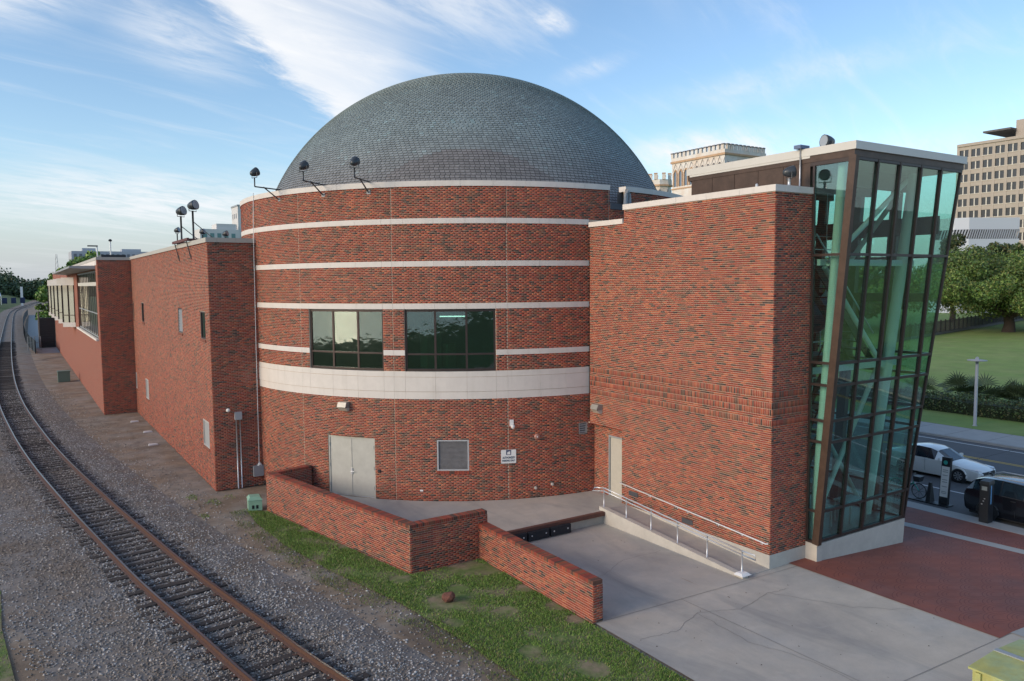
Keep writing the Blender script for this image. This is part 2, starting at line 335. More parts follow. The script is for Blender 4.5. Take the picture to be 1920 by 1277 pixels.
for y in (17.2, 21.4, 25.6, 29.8): b.box(36.5, 48.2, y, y+.03, -.8668, -.864)
b.box(39.9, 39.94, -20, 60, -.8668, -.8645)
struct(b.build('road_seams', mat('seam', (.045, .045, .047), .9)))
struct(slab('far_sidewalk', [(48.3, -60), (51.9, -60), (51.9, 300), (48.3, 300)], -1.2, -.74, m_sidewalk))
b = MB()
for y in np.arange(-8, 60, 2.4): b.box(48.46, 51.88, y, y+.03, -.7398, -.7365)
b.box(48.44, 48.46, -60, 300, -.7398, -.7362)
struct(b.build('sidewalk_joints', mat('joint2', (.17, .17, .165), .9)))
b = MB()
nx, ny = 30, 40
for i in range(nx+1):
    for j in range(ny+1):
        x = 51.9+(i/nx)**1.4*260; y = -60+j/ny*400
        b.v.append((x, y, -.73+.004*max(0, x-60)+.25*math.sin(x*.05)*math.sin(y*.045)*min(1, max(0, (x-62)/40))))
b.f = [(i*(ny+1)+j, (i+1)*(ny+1)+j, (i+1)*(ny+1)+j+1, i*(ny+1)+j+1) for i in range(nx) for j in range(ny)]
lawn = struct(b.build('park_lawn', m_lawn, smooth=True))

# loading dock platform, ramp
DOCK = .44
drumC = Vector((20.41, 35.91)); DR = 11.38
def dpt(phi, r, z): a = math.radians(phi); return (drumC.x+r*math.cos(a), drumC.y+r*math.sin(a), z)
arc = [dpt(p, DR+.002, 0)[:2] for p in np.arange(195.5, 265.3, 1.5)]
dock = slab('dock_platform', [(12.75, 21.62), (12.75, 22.06), (18.35, 22.06), (19.43, 22.1), (19.43, 24.45)]+arc[::-1]+[(8.4, 31.0), (10.2, 21.62)], -.1, DOCK, m_conc); struct(dock)
b = MB(); b.hexa([(18.35, 15.5, -.1), (19.43, 15.5, -.1), (19.43, 22.1, -.1), (18.35, 22.1, -.1), (18.35, 15.5, .012), (19.43, 15.5, .012), (19.43, 22.1, DOCK+.001), (18.35, 22.1, DOCK+.001)])
struct(b.build('ramp', m_conc))
b = MB(); b.hexa([(18.13, 15.45, -.1), (18.35, 15.45, -.1), (18.35, 22.28, -.1), (18.13, 22.28, -.1), (18.13, 15.45, .07), (18.35, 15.45, .07), (18.35, 22.28, DOCK+.14), (18.13, 22.28, DOCK+.14)])
struct(b.build('ramp_kerb_wall', m_concplinth))

# ------------------------------------------------------------------ brickwork
CH, BL = .0677, .2032
TONES = [(0.333, 0.069, 0.034), (0.303, 0.057, 0.033), (0.384, 0.091, 0.043), (0.283, 0.057, 0.037), (0.423, 0.123, 0.058), (0.242, 0.055, 0.037), (0.215, 0.072, 0.044), (0.167, 0.070, 0.044), (0.101, 0.052, 0.039), (0.060, 0.037, 0.032), (0.353, 0.084, 0.046), (0.222, 0.084, 0.044)]
TW = np.array([14, 12, 11, 11, 7, 9, 8, 8, 6, 4.5, 10, 8.]); TW /= TW.sum()
def rows(z0, z1, base, soldiers=()):
    """list of (za, zb, kind)"""
    out = []; cuts = sorted(soldiers)
    segs = []; a = z0
    for (sa, sb) in cuts: segs.append((a, sa, 'c')); segs.append((sa, sb, 's')); a = sb
    segs.append((a, z1, 'c'))
    for (sa, sb, k) in segs:
        if sb-sa < .01: continue
        if k == 's': out.append((sa, sb, 's')); continue
        st = base if not cuts else (sa if sa > z0 else sb-math.ceil((sb-sa)/CH)*CH)
        k0 = math.floor((sa-st)/CH+1e-6)
        z = st+k0*CH
        while z < sb-1e-4:
            za, zb = max(z, sa), min(z+CH, sb)
            if zb-za > .02: out.append((za, zb, 'c'))
            z += CH
    return out
def lay(ulen, rws, holes=(), u_start=0., ext=(0, 0)):
    """bricks as (u0,u1,z0,z1,full)"""
    res = []
    for ri, (za, zb, kind) in enumerate(rws):
        zc = (za+zb)/2; iv = [(u_start, ulen)]
        for (ha, hb, hz0, hz1) in holes:
            if hz0 < zc < hz1:
                nv = []
                for (a, c) in iv:
                    if hb <= a or ha >= c: nv.append((a, c)); continue
                    if ha > a: nv.append((a, ha))
                    if hb < c: nv.append((hb, c))
                iv = nv
        pitch = BL if kind == 'c' else CH; ju, jz = (.0042, .0068) if kind == 'c' else (.0072, .0060)
        off = (ri % 2)*pitch/2 if kind == 'c' else 0.
        for (a, c) in iv:
            k = math.floor((a-off)/pitch)
            u = off+k*pitch
            while u < c-1e-6:
                ua, ub = max(u, a), min(u+pitch, c)
                if ub-ua > .035: res.append((ua+ju-(ju+.0138 if ext[0] and ua <= u_start+1e-6 else 0), ub-ju+(ju+.013 if ext[1] and ub >= ulen-1e-6 else 0), za+jz, zb-jz, (ub-ua) > pitch*.98 and kind == 'c' and zb-za > CH*.98))
                u += pitch
    return res
def brick_arrays(bricks, P, proud=.007):
    """P vectorised: (u,z,o)->xyz.  8 verts, 5 quads each"""
    if not len(bricks): return np.zeros((0, 3)), np.zeros((0, 4), int), np.zeros((0, 3))
    A = np.array([x[:4] for x in bricks]); n = len(A)
    u0, u1, z0, z1 = A.T; pr = proud+rng.uniform(-.0018, .0018, n); bk = np.full(n, -.004)
    v = np.stack([P(u0, z0, bk), P(u1, z0, bk), P(u1, z1, bk), P(u0, z1, bk), P(u0, z0, pr), P(u1, z0, pr), P(u1, z1, pr), P(u0, z1, pr)], 1).reshape(-1, 3)
    f = np.array([(4, 5, 6, 7), (0, 1, 5, 4), (1, 2, 6, 5), (2, 3, 7, 6), (3, 0, 4, 7)])
    F_ = (f[None]+8*np.arange(n)[:, None, None]).reshape(-1, 4)
    t = np.array(TONES)[rng.choice(len(TONES), n, p=TW)]*rng.uniform(.9, 1.1, (n, 1))
    return v, F_, np.repeat(t, 8, 0)
def core(P, ulen, z0, z1, holes, du=None, u_start=0., depth=.09):
    """mortar face with reveal returns at the openings"""
    us = sorted(set([u_start, ulen]+[h[i] for h in holes for i in (0, 1) if u_start < h[i] < ulen]+(list(np.arange(u_start, ulen, du)) if du else [])))
    zs_ = sorted(set([z0, z1]+[h[i] for h in holes for i in (2, 3) if z0 < h[i] < z1]))
    b = MB()
    pp = lambda u, z, o: tuple(P(np.array([u]), np.array([z]), np.array([o]))[0])
    for a, c in zip(us[:-1], us[1:]):
        for e, g_ in zip(zs_[:-1], zs_[1:]):
            uc, zc = (a+c)/2, (e+g_)/2
            if any(h[0] < uc < h[1] and h[2] < zc < h[3] for h in holes): continue
            b.add([pp(a, e, 0), pp(c, e, 0), pp(c, g_, 0), pp(a, g_, 0)], [(0, 1, 2, 3)])
    for (ha, hb, hz0, hz1) in holes:
        ha, hb, hz0, hz1 = max(ha, u_start), min(hb, ulen), max(hz0, z0), min(hz1, z1)
        q = [(ha, hz0), (hb, hz0), (hb, hz1), (ha, hz1)]
        for (a, e), (c, g_) in zip(q, q[1:]+q[:1]):
            if (a == c and (a <= u_start+1e-6 or a >= ulen-1e-6)) or (e == g_ and (e <= z0+1e-6 or e >= z1-1e-6)): continue
            b.add([pp(a, e, 0), pp(c, g_, 0), pp(c, g_, -depth), pp(a, e, -depth)], [(0, 1, 2, 3)])
    return b
def plane_map(o, ud, nrm):
    o = np.array(o, float); ud = np.array(ud, float); nrm = np.array(nrm, float)
    return lambda u, z, off: o[None]+np.asarray(u)[:, None]*ud[None]+np.asarray(z)[:, None]*np.array([[0, 0, 1.]])+np.asarray(off)[:, None]*nrm[None]
def drum_map(phi0, r=DR):
    def P(u, z, off):
        a = math.radians(phi0)+np.asarray(u)/r; rr = r+np.asarray(off)
        return np.stack([drumC.x+rr*np.cos(a), drumC.y+rr*np.sin(a), np.asarray(z)+0*a], 1)
    return P
INDIV = []          # (bricks picked out one by one) filled by wall()
def wall(name, parent, P, ulen, z0, z1, base, holes=(), soldiers=(), pick=0, du=None, label=None, bond=True, u_start=0., brick_holes=None, frame=None, ext=(0, 0)):
    W = core(P, ulen, z0, z1, holes, du, u_start).build(name, m_mortar, parent)
    if label: W['label'] = label
    br = lay(ulen, rows(z0, z1, base, soldiers), list(holes)+list(brick_holes or []), u_start, ext)
    single = []
    if pick:
        ctr = P(np.array([(x[0]+x[1])/2 for x in br]), np.array([(x[2]+x[3])/2 for x in br]), np.zeros(len(br)))
        dist = np.linalg.norm(ctr-np.array([[0, 0, CAMZ]]), axis=1)
        order = [i for i in np.argsort(dist) if br[i][4] and br[i][0] > .01 and br[i][1] < ulen-.001][:pick]; s = set(order)
        single = [br[i] for i in order]; br = [x for i, x in enumerate(br) if i not in s]
    v, f, c = brick_arrays(br, P)
    npmesh('brickwork', v, f, c, m_brick, W, 'stuff')
    if single:
        o, ud, nrm = frame; M3 = Matrix((Vector(ud), Vector(nrm), Vector((0, 0, 1)))).transposed()
        tm = []
        for t in TONES:
            mb = MB(); a, h = BL/2-.0042, CH/2-.0068
            vs_ = [(-a, -.004, -h), (a, -.004, -h), (a, -.004, h), (-a, -.004, h), (-a, .007, -h), (a, .007, -h), (a, .007, h), (-a, .007, h)]
            me = bpy.data.meshes.new('brick'); me.from_pydata([tuple(M3 @ Vector(p)) for p in vs_], [], [(4, 5, 6, 7), (0, 1, 5, 4), (1, 2, 6, 5), (2, 3, 7, 6), (3, 0, 4, 7)])
            at = me.attributes.new('tone', 'FLOAT_COLOR', 'POINT'); at.data.foreach_set('color', list(t+(1,))*8); me.materials.append(m_brick); tm.append(me)
        wi = parent_inv(W)
        for x in single:
            ob = bpy.data.objects.new('brick', tm[int(rng.choice(len(TONES), p=TW))]); COL.objects.link(ob); ob.parent = W; ob.matrix_parent_inverse = wi
            q = P(np.array([(x[0]+x[1])/2]), np.array([(x[2]+x[3])/2]), np.zeros(1))[0]; ob.location = q
    return W

# ------------------------------------------------------------------ the museum
MUS = thing('museum_building', 'red brick museum with a slate dome, banded round hall, long wing and leaning glass tower', 'building', (20.41, 35.91, 0))
ZB = DOCK                                    # foot of the round hall
BANDS = [(11.28, 11.485), (9.64, 9.85), (8.0, 8.21), (6.195, 6.405)]
BIG = (4.486, 5.57); COP = (12.69, 12.90)
PH0 = 182.
def U(phi): return math.radians(phi-PH0)*DR
W1, W2 = (205.05, 222.95), (227.4, 245.35); WZ = (5.57, 8.0)
DOOR = (209.45, 220.6); DOORZ = (.44, 2.87)
LOUV = (233.5, 239.8)
Pd = drum_map(PH0)
holes_lo = [(U(W1[0]), U(W1[1]), WZ[0], WZ[1]), (U(W2[0]), U(W2[1]), WZ[0], WZ[1]), (U(DOOR[0]), U(DOOR[1]), .44, 2.87), (U(LOUV[0]), U(LOUV[1]), 1.66, 2.88), (U(262.75), U(264.7), 2.85, 3.31)]
band_holes = [(-99, 99, a, c) for a, c in BANDS+[BIG]]
joint_ph = [202.6, 225.07, 247.66]
jh = [(U(p)-.004, U(p)+.004, 0, 14) for p in joint_ph]
wall('round_hall_wall', MUS, Pd, U(267.5), ZB-.2, 11.0, ZB, holes_lo, du=.5, brick_holes=band_holes+jh, label='curved red brick wall of the round hall with cream stone bands')
# parapet ring (notched beside the stair wing)
PH1 = 150.; Pu = drum_map(PH1)
def U1(phi): return math.radians(phi-PH1)*DR
notch = (U1(270.46), U1(274.8), 12.08, 13.2)
wall('parapet_wall', MUS, Pu, U1(335), 11.0, COP[0], ZB+CH*156, [notch], du=.5, brick_holes=[(-99, 99, *BANDS[0])]+[(U1(p)-.009, U1(p)+.009, 0, 14) for p in joint_ph+[180.1, 270.2]])
b = MB()                                   # inner face of the parapet, roof gutter and the hidden back of the ring
for p in np.arange(150, 335, 2.):
    if 270.4 < p+1 < 274.9: continue
    q0, q1 = p, min(p+2, 335)
    b.add([dpt(q0, DR-.3, 10.5), dpt(q1, DR-.3, 10.5), dpt(q1, DR-.3, COP[0]), dpt(q0, DR-.3, COP[0])], [(0, 1, 2, 3)])
for p in np.arange(0, 360, 3.):
    b.add([dpt(p, 9.5, 11.95), dpt(p+3, 9.5, 11.95), dpt(p+3, DR-.29, 11.95), dpt(p, DR-.29, 11.95)], [(0, 1, 2, 3)])
    if p >= 333 or p < 150: b.add([dpt(p, DR, 0), dpt(p+3, DR, 0), dpt(p+3, DR, 12.8), dpt(p, DR, 12.8)], [(0, 1, 2, 3)])
b.build('parapet_lining', mat('parapet_grey', (.16, .15, .145), .9), MUS)
for p in joint_ph:
    b = MB()
    for za, zb in ((ZB, BIG[0]), (BIG[1], BANDS[3][0]), (BANDS[3][1], BANDS[2][0]), (BANDS[2][1], BANDS[1][0]), (BANDS[1][1], BANDS[0][0]), (BANDS[0][1], COP[0])):
        if p == 225.07 or not (W1[0] < p < W1[1]) or True:
            d_ = math.degrees(.005/DR); b.hexa([dpt(p-d_, DR, za), dpt(p+d_, DR, za), dpt(p+d_, DR+.0065, za), dpt(p-d_, DR+.0065, za), dpt(p-d_, DR, zb), dpt(p+d_, DR, zb), dpt(p+d_, DR+.0065, zb), dpt(p-d_, DR+.0065, zb)])
    b.build('control_joint', m_sealant, MUS)
# stone bands, panel by panel
def stone_panel(parent, p0, p1, z0, z1, out=.018, inn=.02, gap=.0035, name='stone_panel'):
    g = math.degrees(gap/DR); a, c = p0+g, p1-g; n = max(2, int((c-a)/1.6)); b = MB(); ps = np.linspace(a, c, n+1)
    for r, z in ((DR-inn, z0), (DR+out, z0), (DR+out, z1), (DR-inn, z1)):
        for p in ps: b.v.append(dpt(p, r, z))
    k = n+1
    for i in range(n):
        for s in range(4): t = (s+1) % 4; b.f.append((s*k+i, s*k+i+1, t*k+i+1, t*k+i))
    b.f += [(0, k, 2*k, 3*k), (n, 3*k+n, 2*k+n, k+n)]
    return b.build(name, m_stone, parent)
def band_joints(lo, hi, skip=()):
    base = [184.6, 190.2, 196.6, 202.6, 205.05, 211.2, 217.2, 222.95, 225.07, 227.4, 233.45, 239.6, 245.35, 247.66, 254.2, 259.8, 265.2]
    left = [lo]+[p for p in (156, 162, 168, 174, 180.1) if p > lo] if lo < 184 else []
    right = [p for p in (270.46,) if p <= hi]
    j = left+[p for p in base if lo <= p <= hi]
    if not left: j = [lo]+[p for p in j if p > lo+.5]
    if j[-1] < hi-.5: j.append(hi)
    return j
for bi, (za, zb) in enumerate(BANDS):
    sb = part('stone_band', None, MUS, 'cream limestone band round the brick hall')
    lo = 150. if bi == 0 else 184.
    js = band_joints(lo, 265.3)
    for a, c in zip(js[:-1], js[1:]):
        if bi == 3 and any(w_[0]-.3 < (a+c)/2 < w_[1]+.3 for w_ in (W1, W2)): continue
        stone_panel(sb, a, c, za, zb)
sb = part('stone_frieze', None, MUS, 'tall three course limestone frieze under the windows')
js = band_joints(184., 265.3)
for za, zb, o_ in ((BIG[0], 4.77, .012), (4.785, 5.345, .022), (5.36, BIG[1], .012)):
    for a, c in zip(js[:-1], js[1:]): stone_panel(sb, a, c, za, zb, o_)
    b = MB()
sb = part('parapet_coping', None, MUS, 'pale limestone coping round the top of the hall')
for lo, hi in ((150., 270.46), (274.8, 335.)):
    n = max(1, round((hi-lo)/6.3))
    for k in range(n): stone_panel(sb, lo+(hi-lo)*k/n, lo+(hi-lo)*(k+1)/n, COP[0], COP[1], .035, .36)
# gutter box in the notch
b = MB(); b.hexa([dpt(270.5, DR-.5, 11.93), dpt(274.7, DR-.5, 11.93), dpt(274.7, DR+.05, 11.93), dpt(270.5, DR+.05, 11.93), dpt(270.5, DR-.5, 12.16), dpt(274.7, DR-.5, 12.16), dpt(274.7, DR+.05, 12.16), dpt(270.5, DR+.05, 12.16)])
b.build('gutter_box', mat('lead', (.09, .095, .11), .5, var=.2), MUS)
b = MB(); b.tube([dpt(274.3, DR+.1, 12.1), dpt(274.5, DR+.12, 12.55), dpt(274.9, DR+.08, 12.72), dpt(275.6, DR+.06, 12.6), dpt(275.8, DR+.06, 11.9)], .085, 8); b.build('overflow_pipe', m_greybox, MUS, True)

# the dome: slates laid in rings
DA, DB, DZc = 10.62, 9.98, 9.5
dome = MB(); nth, nph = 40, 120
for i in range(nth+1):
    th = PI/2*i/nth
    for j in range(nph): a = 2*PI*j/nph; dome.v.append((drumC.x+DA*math.cos(th)*math.cos(a)*.996, drumC.y+DA*math.cos(th)*math.sin(a)*.996, DZc+DB*math.sin(th)*.996))
for i in range(nth):
    for j in range(nph): dome.f.append((i*nph+j, i*nph+(j+1) % nph, (i+1)*nph+(j+1) % nph, (i+1)*nph+j))
DOME = dome.build('dome', m_domebase, MUS, True); DOME['label'] = 'grey green slate dome'
SL_V = np.array([(-.5, 1.35), (.5, 1.35), (.5, .34), (.36, .09), (0, 0), (-.36, .09), (-.5, .34)])
arcs = [0.]; ths = [0.]
for k in range(1, 4001):
    t = PI/2*k/4000; arcs.append(arcs[-1]+math.hypot(DA*math.sin(t), DB*math.cos(t))*PI/2/4000); ths.append(t)
EXPO, SWID = .125, .205; cand = []
s_ = .25*EXPO; ri = 0; z_start = 11.75
while s_ < arcs[-1]-.15:
    th = np.interp(s_, arcs, ths); z = DZc+DB*math.sin(th); ri += 1
    if z > z_start:
        rr = DA*math.cos(th); n = max(8, int(2*PI*rr/SWID)); ph = 2*PI*(np.arange(n)+.5*(ri % 2))/n
        cand.append((th, ph, 2*PI*rr/n))
    s_ += EXPO
allv, allf, allc, singles = [], [], [], []
cam_a = math.atan2(-drumC.y, -drumC.x)
for th, ph, wd in cand:
    d = (ph-cam_a+PI) % (2*PI)-PI; lim = math.radians(112); sel = ph[np.abs(d) < lim]
    rad = np.array([math.cos(th)*DA, DZc+DB*math.sin(th)]); tz = np.array([-DA*math.sin(th), DB*math.cos(th)]); tz /= np.linalg.norm(tz); nz = np.array([tz[1], -tz[0]])
    for a in sel:
        er = np.array([math.cos(a), math.sin(a), 0]); et = np.array([-math.sin(a), math.cos(a), 0]); ez = np.array([0, 0, 1.])
        upv = er*tz[0]+ez*tz[1]; nv = er*nz[0]+ez*nz[1]; o = np.array([drumC.x, drumC.y, 0])+er*rad[0]+ez*rad[1]
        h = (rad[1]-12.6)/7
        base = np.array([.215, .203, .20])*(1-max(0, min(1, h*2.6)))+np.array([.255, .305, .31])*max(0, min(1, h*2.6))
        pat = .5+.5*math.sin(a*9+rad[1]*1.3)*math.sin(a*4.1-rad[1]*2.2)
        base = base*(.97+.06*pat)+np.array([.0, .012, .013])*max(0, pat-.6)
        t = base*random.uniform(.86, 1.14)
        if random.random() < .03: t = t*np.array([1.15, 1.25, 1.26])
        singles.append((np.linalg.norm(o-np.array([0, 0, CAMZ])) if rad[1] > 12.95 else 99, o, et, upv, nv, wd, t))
singles.sort(key=lambda q: q[0])
def shing_v(o, et, upv, nv, wd):
    top = [o+et*x*wd*.92+upv*y*EXPO+nv*(.046-.033*y) for x, y in SL_V]; bot = [o+et*x*wd*.92+upv*y*EXPO+nv*(-.004) for x, y in SL_V[2:7]]
    return top+bot
SF = [(0, 6, 5, 4), (0, 4, 3, 2), (0, 2, 1, 1), (2, 3, 8, 7), (3, 4, 9, 8), (4, 5, 10, 9), (5, 6, 11, 10)]
SF = [(0, 6, 5, 4), (0, 4, 3, 2), (2, 3, 8, 7), (3, 4, 9, 8), (4, 5, 10, 9), (5, 6, 11, 10)]
SFT = [(0, 2, 1)]
V_, F4, C_ = [], [], []
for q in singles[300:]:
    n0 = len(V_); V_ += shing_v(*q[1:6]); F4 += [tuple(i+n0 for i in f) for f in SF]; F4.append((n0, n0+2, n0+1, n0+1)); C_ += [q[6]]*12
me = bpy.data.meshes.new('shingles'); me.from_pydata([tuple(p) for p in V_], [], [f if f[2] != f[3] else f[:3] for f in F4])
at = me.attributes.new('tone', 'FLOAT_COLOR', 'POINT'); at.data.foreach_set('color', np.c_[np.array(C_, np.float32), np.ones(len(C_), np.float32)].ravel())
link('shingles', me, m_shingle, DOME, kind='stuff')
wi = parent_inv(DOME)
shm = []
for k in range(8):
    t = np.array([.212, .206, .203])*(.86+.04*k)
    me = bpy.data.meshes.new('shingle'); o0 = np.zeros(3); me.from_pydata([tuple(p) for p in shing_v(o0, np.array([1., 0, 0]), np.array([0, 1., 0]), np.array([0, 0, 1.]), SWID)], [], SF+SFT)
    at = me.attributes.new('tone', 'FLOAT_COLOR', 'POINT'); at.data.foreach_set('color', list(tuple(t)+(1,))*12); me.materials.append(m_shingle); shm.append(me)
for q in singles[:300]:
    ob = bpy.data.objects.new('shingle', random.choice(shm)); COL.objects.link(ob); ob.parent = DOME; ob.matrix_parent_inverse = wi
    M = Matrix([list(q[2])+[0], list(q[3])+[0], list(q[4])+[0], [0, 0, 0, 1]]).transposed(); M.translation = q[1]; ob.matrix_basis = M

# windows in the round hall
def curved_win(w_, z0, z1, mull, hz):
    W = part('window', None, MUS)
    rr = DR-.07
    def bar(name, p, q, za, zb, m_, t0=.0, t1=.07):
        n = max(1, int((q-p)/2.)); b = MB(); ps = np.linspace(p, q, n+1)
        for a, c in zip(ps[:-1], ps[1:]): b.hexa([dpt(a, rr-t1, za), dpt(c, rr-t1, za), dpt(c, rr+t0, za), dpt(a, rr+t0, za), dpt(a, rr-t1, zb), dpt(c, rr-t1, zb), dpt(c, rr+t0, zb), dpt(a, rr+t0, zb)])
        return b.build(name, m_, W)
    e = math.degrees(.075/DR)
    bar('frame', w_[0], w_[0]+e, z0, z1, m_frame, .01); bar('frame', w_[1]-e, w_[1], z0, z1, m_frame, .01)
    bar('frame', w_[0]+e, w_[1]-e, z0, z0+.09, m_frame, .008); bar('frame', w_[0]+e, w_[1]-e, z1-.09, z1, m_frame, .008)
    edges = [w_[0]+e]+[x for p in mull for x in (p-e*.55, p+e*.55)]+[w_[1]-e]
    for p in mull: bar('mullion', p-e*.55, p+e*.55, z0+.09, z1-.09, m_frame, .006)
    for k in range(0, len(edges), 2):
        a, c = edges[k], edges[k+1]
        bar('transom', a, c, hz-.035, hz+.035, m_frame, .004)
        for za, zb in ((z0+.09, hz-.035), (hz+.035, z1-.09)):
            b = MB(); A, B_ = Vector(dpt(a, rr-.03, za)), Vector(dpt(c, rr-.03, za)); nn = (B_-A).cross(Vector((0, 0, 1))).normalized()*.006
            b.hexa([A-nn, B_-nn, B_+nn, A+nn]+[p_+Vector((0, 0, zb-za)) for p_ in (A-nn, B_-nn, B_+nn, A+nn)]); b.build('pane', m_win_glass, W)
curved_win(W1, 5.58, 7.985, [211.2, 217.2], 6.27); curved_win(W2, 5.58, 7.985, [233.45, 239.6], 6.24)
b = MB()                                     # the room behind the windows
for p in np.arange(203, 248, 3.):
    b.add([dpt(p, 6.5, 5.2), dpt(p+3, 6.5, 5.2), dpt(p+3, 6.5, 8.6), dpt(p, 6.5, 8.6)], [(0, 1, 2, 3)])
    b.add([dpt(p, 6.5, 5.25), dpt(p+3, 6.5, 5.25), dpt(p+3, DR-.05, 5.25), dpt(p, DR-.05, 5.25)], [(0, 1, 2, 3)])
    b.add([dpt(p, 6.5, 8.3), dpt(p+3, 6.5, 8.3), dpt(p+3, DR-.05, 8.3), dpt(p, DR-.05, 8.3)], [(0, 1, 2, 3)])
for p in (203, 248): b.add([dpt(p, 6.5, 5.2), dpt(p, DR-.05, 5.2), dpt(p, DR-.05, 8.6), dpt(p, 6.5, 8.6)], [(0, 1, 2, 3)])
b.build('room_lining', m_interior, MUS)
b = MB(); b.beam(dpt(232.5, 9.2, 7.62), dpt(239, 9.2, 7.62), .10, .04); b.build('ceiling_lamp', emis('lamp_tube', (.9, .95, .8), 3.), MUS)
b = MB(); b.box(15.2, 15.9, 30.6, 31.3, 5.25, 6.9); b.box(16.1, 16.5, 30.4, 30.9, 5.25, 6.3); b.build('cabinet', mat('cabinet_green', (.25, .32, .2), .7), MUS)

def tang_frame(phi, z, out=0.):
    a = math.radians(phi); n = Vector((math.cos(a), math.sin(a), 0)); t = Vector((-math.sin(a), math.cos(a), 0)); o = Vector(dpt(phi, DR+out, z)); return o, t, n
def panel(name, phi0, phi1, z0, z1, off, th, m_, parent, n=None):
    """curved-to-flat panel between two bearings, face at DR+off"""
    b = MB(); A, B_ = dpt(phi0, DR+off, 0), dpt(phi1, DR+off, 0); A = Vector(A); B_ = Vector(B_); nn = (B_-A).cross(Vector((0, 0, 1))).normalized()*th
    q = [A-nn, B_-nn, B_, A]; b.hexa([p+Vector((0, 0, z0)) for p in q]+[p+Vector((0, 0, z1)) for p in q]); return b.build(name, m_, parent)
# double steel door
D = part('door', None, MUS, 'pair of dented grey steel doors')
pm = (DOOR[0]+DOOR[1])/2
panel('frame', DOOR[0], DOOR[0]+.32, .44, 2.87, -.02, .10, m_steel, D); panel('frame', DOOR[1]-.32, DOOR[1], .44, 2.87, -.02, .10, m_steel, D); panel('frame', DOOR[0]+.32, DOOR[1]-.32, 2.79, 2.87, -.035, .09, m_steel, D)
panel('threshold', DOOR[0]+.3, DOOR[1]-.3, .441, .475, -.03, .1, m_galv, D)
for a, c in ((DOOR[0]+.34, pm-.03), (pm+.03, DOOR[1]-.34)):
    panel('door_leaf', a, c, .48, 2.785, -.055, .05, m_steel, D)
panel('astragal', pm-.12, pm+.12, .48, 2.785, -.040, .02, m_steel, D)
o, t, n = tang_frame(pm+.05, 1.47, -.03); b = MB(); b.beam(o-Vector((0, 0, .13)), o+Vector((0, 0, .13)), .08, .03, n); b.tube([o+n*.02, o+n*.07], .014, 6); b.tube([o+n*.065, o+n*.065+t*.15], .013, 6); b.build('handle', m_galv, D)
for s, p in ((1, DOOR[0]+.28), (-1, DOOR[1]-.28)):
    for z in (.85, 1.65, 2.5):
        o, t, n = tang_frame(p, z, -.015); b = MB(); b.tube([o-Vector((0, 0, .07)), o+Vector((0, 0, .07))], .013, 6); b.build('hinge', m_greybox, D)
panel('dark_door_backing', DOOR[0]+.3, DOOR[1]-.3, .44, 2.8, -.16, .02, m_dark, D)  # black panel closing the opening behind both door leaves
# louvred vent with rowlock sill
Lv = part('louvre_vent', None, MUS, 'square louvred vent with pale metal frame')
for a, c, z0, z1 in ((LOUV[0], LOUV[0]+.28, 1.66, 2.88), (LOUV[1]-.28, LOUV[1], 1.66, 2.88), (LOUV[0]+.28, LOUV[1]-.28, 1.66, 1.715), (LOUV[0]+.28, LOUV[1]-.28, 2.825, 2.88)): panel('frame', a, c, z0, z1, .012, .08, mat('vent_frame', (.55, .55, .56), .4, metal=.3), Lv)
for k in range(22):
    z = 1.735+k*.05
    A, B_ = Vector(dpt(LOUV[0]+.28, DR-.015, z)), Vector(dpt(LOUV[1]-.28, DR-.015, z)); nn = (B_-A).cross(Vector((0, 0, 1))).normalized()
    b = MB(); q = [A-nn*.05+Vector((0, 0, .04)), B_-nn*.05+Vector((0, 0, .04)), B_, A]; b.hexa(q+[p+Vector((0, 0, .006)) for p in q]); b.build('slat', mat('vent_slat', (.20, .195, .20), .5, var=.2, vscale=2.), Lv)
panel('vent_back', LOUV[0], LOUV[1], 1.66, 2.88, -.085, .01, m_dark, Lv)
for k in range(13):
    p = LOUV[0]+(LOUV[1]-LOUV[0])*(k+.5)/13; t = TONES[random.choice((0, 1, 5, 6, 8, 3))]; dp = (LOUV[1]-LOUV[0])/13*.44; b = MB()
    b.hexa([dpt(p-dp, DR-.02, 1.53), dpt(p+dp, DR-.02, 1.53), dpt(p+dp, DR+.03, 1.53), dpt(p-dp, DR+.03, 1.53), dpt(p-dp, DR-.02, 1.65), dpt(p+dp, DR-.02, 1.65), dpt(p+dp, DR+.03, 1.65), dpt(p-dp, DR+.03, 1.65)], t); b.build('sill_brick', m_brick, Lv)
# small louvre by the stair wing
Lv = part('small_louvre', None, MUS)
for a, c, z0, z1 in ((262.75, 262.95, 2.85, 3.31), (264.5, 264.7, 2.85, 3.31), (262.95, 264.5, 2.85, 2.89), (262.95, 264.5, 3.27, 3.31)): panel('frame', a, c, z0, z1, .012, .06, mat('vent_frame2', (.30, .29, .28), .5), Lv)
for k in range(4): panel('slat', 262.95, 264.5, 2.91+k*.09, 2.965+k*.09, -.01-.0*k, .03, m_greybox, Lv)
panel('vent_back', 262.75, 264.7, 2.85, 3.31, -.07, .01, m_dark, Lv)

